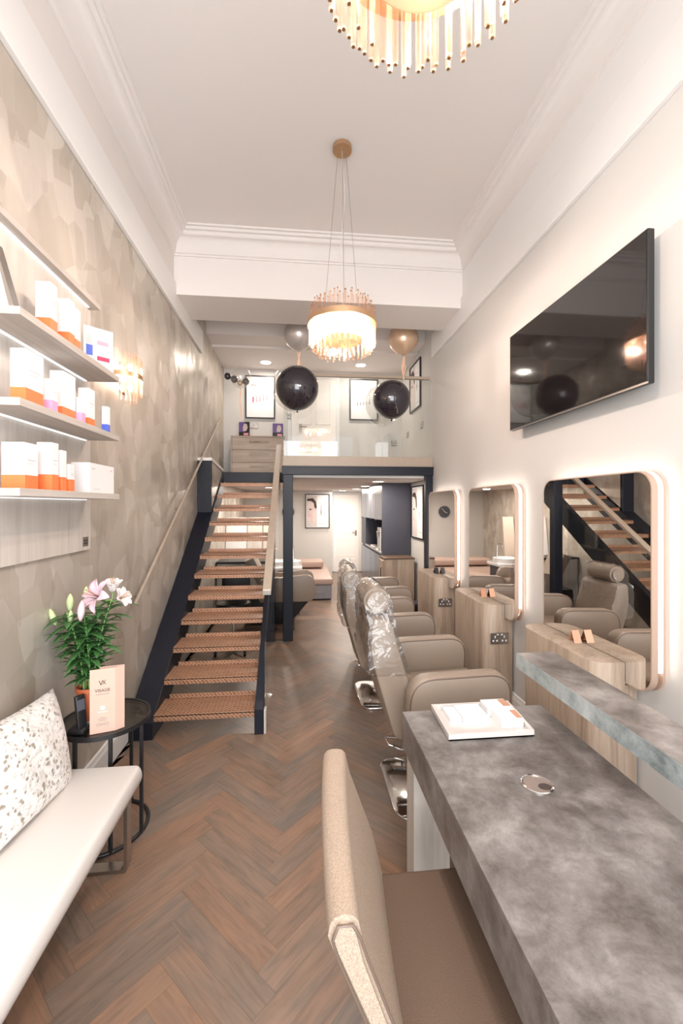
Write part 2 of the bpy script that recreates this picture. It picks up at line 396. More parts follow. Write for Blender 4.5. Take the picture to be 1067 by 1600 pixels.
def dup(root, loc=None, rotz=None, label=None, group=None):
    r = root.copy(); C.objects.link(r)
    if loc is not None: r.location = loc
    if rotz is not None: r.rotation_euler = (0, 0, rotz)
    if label: r['label'] = label
    if group: r['group'] = group
    for ch in list(root.children):
        c = ch.copy(); C.objects.link(c); c.parent = r
        for g in list(ch.children):
            d = g.copy(); C.objects.link(d); d.parent = c
    return r
def text(name, body, size, loc, rot, m, parent=None, extrude=0.0004, align='CENTER', xs=1.0, world=True):
    cu = bpy.data.curves.new(name, 'FONT'); cu.body = body; cu.size = size; cu.extrude = extrude
    cu.align_x = align; cu.align_y = 'CENTER'
    tmp = bpy.data.objects.new(name + '_t', cu); C.objects.link(tmp)
    bpy.context.view_layer.update()
    me = bpy.data.meshes.new_from_object(tmp); bpy.data.objects.remove(tmp); me.name = name
    mt = Matrix.Translation(loc) @ (rot if isinstance(rot, Matrix) else Matrix.LocRotScale(None, __import__('mathutils').Euler(rot), None)) @ Matrix.Diagonal((xs, 1, 1, 1))
    if world and parent is not None: mt = Matrix.Translation(-Vector(parent.location)) @ mt
    me.transform(mt); me.materials.clear(); me.materials.append(m)
    o = bpy.data.objects.new(name, me); C.objects.link(o)
    if parent is not None: o.parent = parent
    return o

# ------------------------------------------------------------------ the room
XL, XR, YB = -1.2, 1.7, 10.5
Y0 = -1.4
ZC = 4.28
def build_floor():
    bm = B(); L, W = 0.50, 0.10
    box(bm, XL - 0.1, XR + 0.1, Y0, YB + 0.1, -0.06, -0.0012, mi=1)
    uvl = bm.loops.layers.uv.new('UVMap'); cl = bm.loops.layers.float_color.new('tint')
    base = [(0.20, 0.122, 0.080), (0.205, 0.130, 0.088), (0.175, 0.122, 0.090), (0.160, 0.118, 0.092), (0.22, 0.126, 0.078), (0.185, 0.122, 0.086)]
    s = math.sqrt(0.5); ox, oy = -0.075, 0.03; g = 0.0004
    def plank(x0, y0, w_, h_, horiz):
        t = random.choice(base); g_ = sum(t) / 3; t = tuple(v * 0.86 + g_ * 0.14 for v in t); k = random.uniform(1.06, 1.24); t = tuple(v * k for v in t)
        cs = [(x0 + g, y0 + g), (x0 + w_ - g, y0 + g), (x0 + w_ - g, y0 + h_ - g), (x0 + g, y0 + h_ - g)]
        P = [((x - y) * s * 1.0 + ox, (x + y) * s + oy) for x, y in cs]
        if all(p[0] < XL - 0.02 or p[0] > XR + 0.05 or p[1] < Y0 or p[1] > YB for p in P): return
        P = [(min(max(px, XL - 0.02), XR + 0.06), min(max(py, Y0), YB)) for px, py in P]
        vs = [bm.verts.new((p[0], p[1], 0.0)) for p in P]
        try: f = bm.faces.new(vs)
        except ValueError: return
        f.material_index = 0
        ru, rv = random.uniform(0, 50), random.uniform(0, 50)
        for lp, (u, v) in zip(f.loops, cs):
            a, b = (u - x0, v - y0) if horiz else (v - y0, u - x0)
            lp[uvl].uv = (a + ru, b + rv); lp[cl] = (*t, 1)
    for j in range(-16, 17):
        for k in range(-60, 150):
            bx, by = k * W + j * L, k * W - j * L
            cx_, cy_ = (bx - by) * s, (bx + by) * s
            if cx_ < XL - 1 or cx_ > XR + 1 or cy_ < Y0 - 1 or cy_ > YB + 1: continue
            plank(bx, by, L, W, True)
            plank(bx - W, by, W, L, False)
    me = bpy.data.meshes.new('floor'); 
    bm.normal_update()
    for f in bm.faces:
        if f.material_index == 0 and f.normal.z < 0: f.normal_flip()
    bm.to_mesh(me); bm.free(); me.materials.append(M['floor']); me.materials.append(M['gap'])
    o = bpy.data.objects.new('floor', me); C.objects.link(o); o['kind'] = 'structure'
build_floor()

struct('wall_left', box(B(), XL - 0.12, XL, Y0, YB, 0, 4.5), M['paper'])
struct('wall_right', box(B(), XR, XR + 0.12, Y0, 5.2, 0, 4.5), M['wall'])
struct('wall_right_rear', box(B(), XR + 0.04, XR + 0.16, 5.2, YB, 0, 4.5), M['wall'])
struct('ceiling', box(B(), XL - 0.12, XR + 0.16, Y0, 5.6, ZC, ZC + 0.12), M['ceil'])
# shopfront wall behind the camera, open to the street
bm = B(); box(bm, XL - 0.12, XR + 0.12, Y0 - 0.1, Y0, 3.6, 4.5); box(bm, XL - 0.12, XL + 0.12, Y0 - 0.1, Y0, 0, 3.6); box(bm, XR - 0.15, XR + 0.12, Y0 - 0.1, Y0, 0, 3.6)
struct('wall_front', bm, M['trimw'])
# bulkhead across the room, and the stepped ceiling over the mezzanine
struct('trim_1', box(B(), XL, XR, 4.22, 4.78, 3.69, ZC), M['ceil'])
struct('trim_2', box(B(), XL, XR + 0.04, 5.67, 6.05, 3.90, 4.4), M['ceil'])
struct('ceiling_mezzanine', box(B(), XL, XR + 0.04, 6.05, 7.1, 3.87, 4.4), M['ceil'])
struct('wall_back_mezzanine', box(B(), XL, XR + 0.04, 7.0, 7.1, 2.11, 3.9), M['wall'])
struct('floor_mezzanine', prism(B(), [(-0.2, 5.28), (XR + 0.04, 5.28), (XR + 0.04, YB), (XL, YB), (XL, 5.99), (-0.2, 5.99)], 'z', 2.0, 2.11), M['ceil'])
struct('wall_back', box(B(), XL, 0.785, 9.8, 9.95, 0, 2.0), M['wall'])
struct('wall_back_recess', box(B(), 0.785, XR + 0.04, YB, YB + 0.1, 0, 2.0), M['wall'])

def sweep_cornice(bm, prof, path):
    """prof: (out from wall, z); path: list of (point, inward dir) mitred on the XY plane"""
    rings = []
    for (px, py), (nx, ny) in path:
        rings.append([bm.verts.new((px + nx * o, py + ny * o, z)) for o, z in prof])
    n = len(prof)
    for a, b in zip(rings, rings[1:]):
        for k in range(n): bm.faces.new((a[k], a[(k + 1) % n], b[(k + 1) % n], b[k]))
    bm.faces.new(rings[0]); bm.faces.new(rings[-1][::-1])
prof = [(0, 4.06), (0.012, 4.06), (0.015, 4.075), (0.03, 4.08), (0.034, 4.105)]
for i in range(7):
    a = R_(90 * i / 6); prof.append((0.04 + 0.075 * (1 - math.cos(a)), 4.12 + 0.085 * math.sin(a)))
prof += [(0.125, 4.215), (0.128, 4.235), (0.150, 4.24), (0.153, 4.262), (0.175, 4.265), (0.178, ZC), (0, ZC)]
bm = B(); sweep_cornice(bm, prof, [((XL, Y0), (1, 0)), ((XL, 4.22), (1, -1)), ((XR, 4.22), (-1, -1)), ((XR, Y0), (-1, 0))])
struct('trim_cornice', bm, M['ceil'], smooth=25)
struct('trim_left', box(B(), XL, XL + 0.03, Y0, 5.37, 3.53, 3.80, 0.004), M['trimw'])
bm = B(); box(bm, XR - 0.03, XR, Y0, 5.19, 3.52, 3.80, 0.004); box(bm, XR - 0.012, XR, Y0, 4.22, 3.80, 4.06)
struct('trim_right', bm, M['trimw'])
struct('trim_left_upper', box(B(), XL, XL + 0.006, Y0, 4.22, 3.80, 4.06), M['ceil'])
def skirting(name, x, sgn, y0, y1):
    p = [(0, 0), (0.018, 0), (0.018, 0.13), (0.013, 0.145), (0.010, 0.165), (0, 0.17)]
    struct(name, prism(B(), [(x + sgn * u, z) for u, z in p], 'y', y0, y1), M['trimw'])
skirting('baseboard_left', XL, 1, Y0, 3.1)
skirting('baseboard_right', XR, -1, Y0, 5.2)
skirting('baseboard_right_rear', XR + 0.04, -1, 5.2, 6.0)

# ------------------------------------------------------------------ steel portal, mezzanine edge, balustrade
t = thing('steel_portal_frame', 'blue-black steel portal frame holding up the front edge of the mezzanine', 'steel frame', (0.75, 5.24, 0))
obj('post', box(B(), -0.185, -0.065, 5.18, 5.28, 0, 2.03, 0.006), M['steel'], t, True, label='free-standing blue-black steel post beside the staircase')
obj('post', box(B(), 1.60, 1.695, 5.2, 5.28, 0, 2.03, 0.006), M['steel'], t, True, label='blue-black steel post against the right wall')
bm = B(); box(bm, -0.20, 1.70, 5.19, 5.28, 2.03, 2.137, 0.004); box(bm, -0.2, 1.70, 5.183, 5.28, 2.118, 2.137)
obj('beam', bm, M['steel'], t, True)
obj('beam', box(B(), -0.20, -0.15, 5.28, 5.95, 1.98, 2.12), M['steel'], t, True)

t = thing('glass_balustrade', 'clear glass balustrade with tan rail along the mezzanine edge', 'balustrade', (0.75, 5.25, 2.137))
obj('base_channel', box(B(), -0.19, 1.695, 5.215, 5.27, 2.137, 2.262, 0.004), M['tan'], t, True)
for a, b in ((-0.18, 0.40), (0.405, 1.05), (1.055, 1.69)):
    obj('glass_panel', box(B(), a, b, 5.238, 5.250, 2.262, 3.25), M['glass'], t, True)
obj('handrail', box(B(), 0.06, 1.66, 5.215, 5.265, 3.25, 3.285, 0.006), M['tan'], t, True)

# ------------------------------------------------------------------ staircase
RZ, GO, YS = 0.1625, 0.235, 3.11
def nose(y): return RZ + (y - YS) * RZ / GO
t = thing('staircase', 'open-riser staircase with blue-black stringers and copper chequered treads', 'staircase', (-0.65, 4.5, 0))
def stringer_poly(dz_top, dz_bot, y0, y1):
    top = lambda y: nose(y) + dz_top; bot = lambda y: nose(y) + dz_bot
    yb = YS + (-dz_bot - RZ) * GO / RZ
    return [(y0, 0.0), (yb, 0.0), (y1, bot(y1)), (y1, top(y1)), (y0, max(top(y0), 0.12))]
ob = obj('stringer', prism(B(), stringer_poly(-0.03, -0.33, 3.09, 5.95), 'x', -1.195, -1.02, bev=0.004), M['steel'], t, True, label='blue-black stringer against the patterned wall')
obj('stringer', prism(B(), stringer_poly(0.03, -0.27, 3.09, 5.95), 'x', -0.315, -0.25, bev=0.004), M['steel'], t, True, label='blue-black stringer on the open side of the stairs')
obj('end_cap', box(B(), -0.248, -0.232, 3.09, 3.16, 0.0, 0.17, 0.002), M['woodpale'], t, True)
for k in range(1, 13):
    z = k * RZ; y = YS + (k - 1) * GO; bm = B()
    box(bm, -1.02, -0.315, y, y + 0.27, z - 0.012, z, 0.002)            # plate
    box(bm, -1.02, -0.315, y, y + 0.012, z - 0.045, z - 0.002, 0.002)   # nosing
    box(bm, -0.985, -0.335, y + 0.258, y + 0.27, z, z + 0.035, 0.002)   # rear upstand
    obj('tread', bm, M['tread'], t, True)
obj('landing_fascia', box(B(), -1.195, -0.20, 5.93, 5.99, 1.97, 2.112), M['steel'], t, True)
# glass side with tan rail
bm = B()
ya, yb = 3.14, 5.9
poly = [(ya, 0.003), (5.16, 0.003), (5.16, 1.97), (5.66, 2.44), (3.56, 0.955), (ya, 0.66)]
prism(bm, poly, 'x', -0.246, -0.234)
obj('side_glass', bm, M['glass'], t, True)
bm = B(); rl = [Vector((-0.262, 3.53, 0.93)), Vector((-0.262, 5.72, 2.44))]
d = (rl[1] - rl[0]).normalized(); n = Vector((0, -d.z, d.y))
q = [rl[0], rl[1], rl[1] + n * 0.032, rl[0] + n * 0.032]
prism(bm, [(p.y, p.z) for p in q], 'x', -0.292, -0.222, bev=0.004)
obj('side_handrail', bm, M['tan'], t, True)
obj('rail_end_cap', prism(B(), [(3.52, 0.915), (3.535, 0.925), (3.52, 0.962), (3.505, 0.952)], 'x', -0.29, -0.224), M['woodpale'], t, True)

t = thing('wall_handrail', 'thin tan handrail climbing the patterned wall beside the stairs', 'handrail', (XL + 0.06, 3.3, 1.03))
pts = [(XL + 0.055, 3.15, 0.99), (XL + 0.055, 5.1, 2.15), (XL + 0.055, 6.15, 2.85)]
pts = [(XL + 0.055, y, 1.003 + (y - 3.19) * 0.603) for y in (3.10, 4.2, 5.3, 6.4)]
obj('rail', tube(B(), pts, 0.013, 10), M['tan'], t, True)
for y in (3.25, 4.3, 5.4):
    z = 1.003 + (y - 3.19) * 0.603
    obj('bracket', tube(B(), [(XL, y, z - 0.05), (XL + 0.04, y, z - 0.05), (XL + 0.055, y, z)], 0.006, 8), M['satin'], t, True)

t = thing('stairwell_parapet', 'blue-black pier and patterned side panel edging the top of the stairs', 'parapet', (-1.11, 5.55, 1.45))
obj('pier', box(B(), -1.197, -1.035, 5.19, 5.235, 1.45, 2.19, 0.004), M['steel'], t, True)
obj('side_panel', prism(B(), [(5.235, 1.62), (5.235, 2.19), (5.93, 2.10), (5.93, 2.09)], 'x', -1.13, -1.04), M['paper'], t, True)
obj('coping', prism(B(), [(5.19, 2.19), (5.19, 2.225), (5.99, 2.155), (5.99, 2.12)], 'x', -1.197, -1.03), M['trimw'], t, True)

# ------------------------------------------------------------------ chandeliers
def chandelier(name, label, loc, rnd):
    t = thing(name, label, 'chandelier', loc, group=None)
    zc = 2.98   # world height of the ring
    z0 = loc[2]
    h = lambda z: z - z0
    obj('canopy', cyl(B(), (0, 0, h(ZC)), (0, 0, h(ZC - 0.03)), 0.07, 32), M['brass'], t, smooth=30)
    for k in range(3):
        a = k * 2 * PI / 3 + 0.5
        p0 = Vector((0.035 * math.cos(a), 0.035 * math.sin(a), h(ZC - 0.03))); p1 = Vector((0.15 * math.cos(a), 0.15 * math.sin(a), h(3.05)))
        obj('cable', tube(B(), [p0, p0.lerp(p1, 0.5), p1], 0.0018, 6), M['satin'], t)
    p = [Vector((0, 0, h(ZC - 0.03))), Vector((0.02, 0.01, h(3.9))), Vector((-0.015, 0.0, h(3.5))), Vector((0.01, 0, h(3.2))), Vector((0, 0, h(3.03)))]
    obj('power_cord', tube(B(), p, 0.003, 6), M['inkpale'], t)
    bm = B(); lathe(bm, [(0.246, -0.021), (0.254, -0.021), (0.254, 0.021), (0.246, 0.021), (0.246, -0.021)], (0, 0, h(zc)), 64)
    obj('ring', bm, M['brass'], t, smooth=40)
    bm = B()
    for k in range(6):
        a = k * PI / 3; cyl(bm, (0.02 * math.cos(a), 0.02 * math.sin(a), h(3.04)), (0.24 * math.cos(a), 0.24 * math.sin(a), h(zc)), 0.004, 6)
    cyl(bm, (0, 0, h(3.06)), (0, 0, h(2.87)), 0.012, 12)
    obj('spider_arms', bm, M['brass'], t)
    obj('bottom_plate', lathe(B(), [(0.001, -0.004), (0.145, -0.004), (0.15, 0), (0.145, 0.006), (0.001, 0.006)], (0, 0, h(2.86)), 48), M['diffuser'], t, smooth=30)
    for k in range(6):
        a = k * PI / 3 + 0.3; x, y = 0.11 * math.cos(a), 0.11 * math.sin(a)
        zz = 2.96 if k % 2 else 3.04
        b = obj('bulb', ball(B(), (x, y, h(zz - 0.06)), 0.019, 12, 8, (1, 1, 1.7)), M['bulb'], t, smooth=60)
        obj('lamp_holder', cyl(B(), (x, y, h(zz - 0.03)), (x, y, h(zz + 0.02)), 0.012, 10), M['brass'], b)
    def rod_mesh(length):
        bm = B(); cyl(bm, (0, 0, 0), (0, 0, -length), 0.0075, 6)
        cyl(bm, (0, 0, 0.006), (0, 0, 0.0), 0.005, 6, mi=1); cyl(bm, (0, 0, -length), (0, 0, -length - 0.004), 0.005, 6, mi=1)
        me = bpy.data.meshes.new('glass_rod'); bm.to_mesh(me); bm.free(); me.materials.append(M['rod']); me.materials.append(M['brass']); return me
    for (rad, n, top, bot) in ((0.238, 42, 3.07, 2.825), (0.218, 36, 3.12, 2.785), (0.178, 22, 3.15, 2.765)):
        me = rod_mesh(top - bot)
        for k in range(n):
            a = (k + 0.5 * (n % 3)) * 2 * PI / n
            o = bpy.data.objects.new('glass_rod', me); C.objects.link(o); o.parent = t
            j = rnd.uniform(-0.012, 0.012)
            o.location = (rad * math.cos(a), rad * math.sin(a), h(top + j))
    return t
rnd = random.Random(3)
CH = [(0.32, 3.08), (0.275, 0.865)]
chandelier('chandelier', 'hanging glass-rod chandelier in the middle of the room, in front of the mezzanine', (CH[0][0], CH[0][1], ZC), rnd)
chandelier('chandelier', 'glass-rod chandelier cut off by the top edge, nearest overhead', (CH[1][0], CH[1][1], ZC), rnd)
for x, y in CH:
    for k in range(3):
        a = k * 2 * PI / 3 + 0.8
        lamp('chandelier_lamp', 'POINT', (x + 0.185 * math.cos(a), y + 0.185 * math.sin(a), 2.92), 17 if y > 2 else 17, WARM, 0.018).data.specular_factor = 0.35

t = thing('wall_sconce', 'half-round glass-rod wall light glowing beyond the product shelves', 'wall light', (XL, 3.04, 2.52))
obj('backplate', box(B(), XL, XL + 0.015, 2.99, 3.09, 2.42, 2.62, 0.003), M['brass'], t, True)
def arc(r, n=24): return [(XL + r * math.sin(PI * k / n), 3.04 - r * math.cos(PI * k / n)) for k in range(n + 1)]
bm = B(); o1 = arc(0.128); i1 = arc(0.121); poly = o1 + i1[::-1]; prism(bm, poly, 'z', 2.515, 2.545)
obj('ring', bm, M['brass'], t, True)
for (r, n, z1, z0) in ((0.112, 17, 2.66, 2.40), (0.080, 9, 2.69, 2.36)):
    for k in range(n):
        a = PI * (k + 0.5) / n; x = XL + 0.008 + r * math.sin(a); y = 3.04 - r * math.cos(a)
        bm = B(); cyl(bm, (x, y, z1), (x, y, z0), 0.0062, 6)
        obj('glass_rod', bm, M['rod'], t, True)
for dz in (2.46, 2.60):
    obj('bulb', ball(B(), (XL + 0.05, 3.04, dz), 0.018, 12, 8, (1, 1, 1.4)), M['bulb'], t, True, smooth=60)
lamp('sconce_lamp', 'POINT', (XL + 0.06, 3.04, 2.53), 1.6, WARM, 0.03)

# ------------------------------------------------------------------ downlights
def downlight(x, y, z, label, grp, e):
    t = thing('downlight', label, 'downlight', (x, y, z), group=grp)
    obj('rim', lathe(B(), [(0.075, 0), (0.092, 0), (0.090, -0.006), (0.076, -0.008), (0.075, 0)], (0, 0, 0), 32), M['white'], t, smooth=40)
    obj('lens', lathe(B(), [(0.001, -0.003), (0.075, -0.003), (0.075, -0.0005), (0.001, -0.0005)], (0, 0, 0), 32), M['down'], t)
    lamp('downlight_lamp', 'AREA', (x, y, z - 0.02), e, (1.0, 0.88, 0.77), 0.14, (0, 0, 0), shape='DISK')
for (x, y), lb in zip(DOWN_LOW, ('nearest round downlight under the mezzanine', 'second round downlight under the mezzanine, counting from the front', 'third round downlight under the mezzanine, counting from the front', 'farthest round downlight under the mezzanine, by the white door')):
    downlight(x, y, 2.0, lb, 'downlights under the mezzanine', 9)
downlight(-0.55, 6.6, 2.0, 'round downlight in the low ceiling behind the stairs', 'downlights under the mezzanine', 11)
downlight(-0.55, 8.2, 2.0, 'round downlight in the low ceiling above the treatment bed', 'downlights under the mezzanine', 9)
for (x, y), lb in zip(DOWN_UP, ('round ceiling downlight on the mezzanine above the drawers', 'round ceiling downlight on the mezzanine above the right-hand poster')):
    downlight(x, y, 3.87, lb, 'downlights on the mezzanine', 4.5)

# ------------------------------------------------------------------ television
t = thing('television', 'large black wall-mounted television high on the right wall', 'television', (XR, 2.42, 2.57))
bm = B(); box(bm, 1.60, 1.635, 1.79, 3.065, 2.215, 2.93, 0.004)
o = obj('casing', bm, M['black'], t, True)
s_ = obj('screen', box(B(), 1.5985, 1.6005, 1.797, 3.058, 2.228, 2.924, 0.0005), M['tv'], t, True)
obj('wall_bracket', box(B(), 1.635, 1.699, 2.2, 2.65, 2.4, 2.75, 0.004), M['black'], t, True)
obj('bottom_trim', box(B(), 1.599, 1.604, 1.79, 3.065, 2.215, 2.222), M['satin'], t, True)

# ------------------------------------------------------------------ mirrors, consoles, cards
MY = [1.79, 3.025, 4.26]
def ring_mesh(bm, y0, y1, z0, z1, r, xa, xb, th, mi=0):
    A = rrect(y0, y1, z0, z1, r, 8); I = rrect(y0 + th, y1 - th, z0 + th, z1 - th, max(r - th, 0.01), 8)
    n = len(A); V = []
    for x in (xa, xb):
        V.append(([bm.verts.new((x, *p)) for p in A], [bm.verts.new((x, *p)) for p in I]))
    for i in range(n):
        j = (i + 1) % n
        bm.faces.new((V[0][0][i], V[0][0][j], V[1][0][j], V[1][0][i])).material_index = mi
        bm.faces.new((V[0][1][i], V[0][1][j], V[1][1][j], V[1][1][i])).material_index = mi
        bm.faces.new((V[0][0][i], V[0][0][j], V[0][1][j], V[0][1][i])).material_index = mi
        bm.faces.new((V[1][0][i], V[1][0][j], V[1][1][j], V[1][1][i])).material_index = mi
mlab = ['nearest backlit rounded mirror, above the reception shelf, reflecting the staircase', 'middle backlit rounded mirror on the right wall', 'farthest backlit rounded mirror, beside the steel post']
mr = None
H0, H1, WD = 0.765, 1.815, 0.87
for i, y in enumerate(MY):
    if i == 0:
        mr = thing('led_mirror', mlab[0], 'mirror', (XR, y, 0), group='backlit mirrors on the right wall')
        yy0, yy1 = y, y + WD
        obj('mirror_glass', prism(B(), rrect(yy0 + 0.006, yy1 - 0.006, H0 + 0.006, H1 - 0.006, 0.085, 8), 'x', 1.6205, 1.63), M['mirror'], mr, True)
        bm = B(); ring_mesh(bm, yy0, yy1, H0, H1, 0.09, 1.619, 1.652, 0.006); obj('front_frame', bm, M['frame'], mr, True, smooth=30)
        bm = B(); ring_mesh(bm, yy0 - 0.001, yy1 + 0.001, H0, H1 + 0.001, 0.09, 1.676, 1.689, 0.03); obj('rear_frame', bm, M['frame'], mr, True, smooth=30)
        # LED band round top and sides, ending short of the bottom corners
        A = rrect(yy0 + 0.002, yy1 - 0.002, H0 + 0.002, H1 - 0.002, 0.088, 10)
        A = [p for p in A if p[1] > H1 - 0.1]
        A = [(yy1 - 0.002, H0 + 0.11)] + A + [(yy0 + 0.002, H0 + 0.11)]
        bm = B(); prev = None
        cy_, cz_ = (yy0 + yy1) / 2, (H0 + H1) / 2
        for p in A:
            n_ = Vector((cy_ - p[0], cz_ - p[1])).normalized() * 0.01
            cur = [bm.verts.new(v) for v in ((1.652, *p), (1.676, *p), (1.676, p[0] + n_.x, p[1] + n_.y), (1.652, p[0] + n_.x, p[1] + n_.y))]
            if prev:
                for k in range(4): bm.faces.new((prev[k], prev[(k + 1) % 4], cur[(k + 1) % 4], cur[k]))
            prev = cur
        obj('led_strip', bm, M['led'], mr, True)
        bm = B(); ring_mesh(bm, yy0 + 0.03, yy1 - 0.03, H0 + 0.03, H1 - 0.03, 0.07, 1.690, 1.697, 0.012); obj('halo_strip', bm, M['ledback'], mr, True)
        bm = B(); prism(bm, rrect(yy0 + 0.04, yy1 - 0.04, H0 + 0.04, H1 - 0.04, 0.05, 4), 'x', 1.632, 1.699); obj('back_box', bm, M['frame'], mr, True)
    else:
        dup(mr, (XR, y, 0), label=mlab[i])
# consoles
clab = ['nearest wood-grain styling console, partly hidden by the grey reception shelf', 'middle wood-grain styling console with a socket, under the middle mirror', 'farthest wood-grain styling console, next to the steel post']
c0 = thing('styling_console', clab[0], 'console', (XR, MY[0] + 0.16, 0), group='wood-grain styling consoles')
yy0, yy1 = MY[0] + 0.16, MY[0] + 0.87
bm = B(); prism(bm, rrect(1.455, 1.619, yy0, yy1, 0.1, 10, rs=(0.0, 0.0, 0.10, 0.10)), 'z', 0.0, 0.868, bev=0.003)
box(bm, 1.617, 1.682, yy0, yy1, 0.0, 0.755)
obj('body', bm, M['wood'], c0, True, smooth=30)
def socket(parent, x, y, z, face, w_=0.15, h_=0.088):
    """double power socket; face '-y' or '-x'"""
    def bx(bm, u0, u1, v0, v1, d0, d1, bev=0.0, mi=0):
        if face == '-y': box(bm, x + u0, x + u1, y - d1, y - d0, z + v0, z + v1, bev, mi=mi)
        else: box(bm, x - d1, x - d0, y + u0, y + u1, z + v0, z + v1, bev, mi=mi)
    bm = B(); bx(bm, -w_ / 2, w_ / 2, -h_ / 2, h_ / 2, 0, 0.008, 0.002)
    pl = obj('power_socket', bm, M['satin'], parent, parent is not None)
    bm = B()
    for s in (-1, 1):
        c = s * w_ * 0.25
        bx(bm, c - 0.005, c + 0.005, 0.004, 0.024, 0.008, 0.0095)
        bx(bm, c - 0.021, c - 0.008, -0.024, -0.010, 0.008, 0.0095); bx(bm, c + 0.008, c + 0.021, -0.024, -0.010, 0.008, 0.0095)
        bx(bm, c * 0.45 - 0.008, c * 0.45 + 0.008, 0.026, 0.036, 0.008, 0.011)
    o = obj('socket_holes', bm, M['white'], pl, False)
    if parent is not None: o.data.transform(Matrix.Translation(-Vector(parent.location)))
    return pl
socket(c0, 1.575, yy0, 0.605, '-y')
for i in (1, 2): dup(c0, (XR, MY[i] + 0.16, 0), label=clab[i])
tcl = ['copper tent card on the nearest styling console', 'copper tent card on the middle styling console', 'dark tent card on the farthest styling console']
for i, (x, y) in enumerate(((1.585, 2.28), (1.585, 3.50), (1.585, 4.74))):
    bm = B(); prism(bm, [(y - 0.03, 0), (y - 0.028, 0), (y, 0.062), (y + 0.028, 0), (y + 0.03, 0), (y, 0.066)], 'x', x - 0.025, x + 0.02)
    o = obj('tent_card', bm, M['copper'] if i < 2 else M['black']); o.location = (0, 0, 0.868)
    tag(o, tcl[i], 'card')

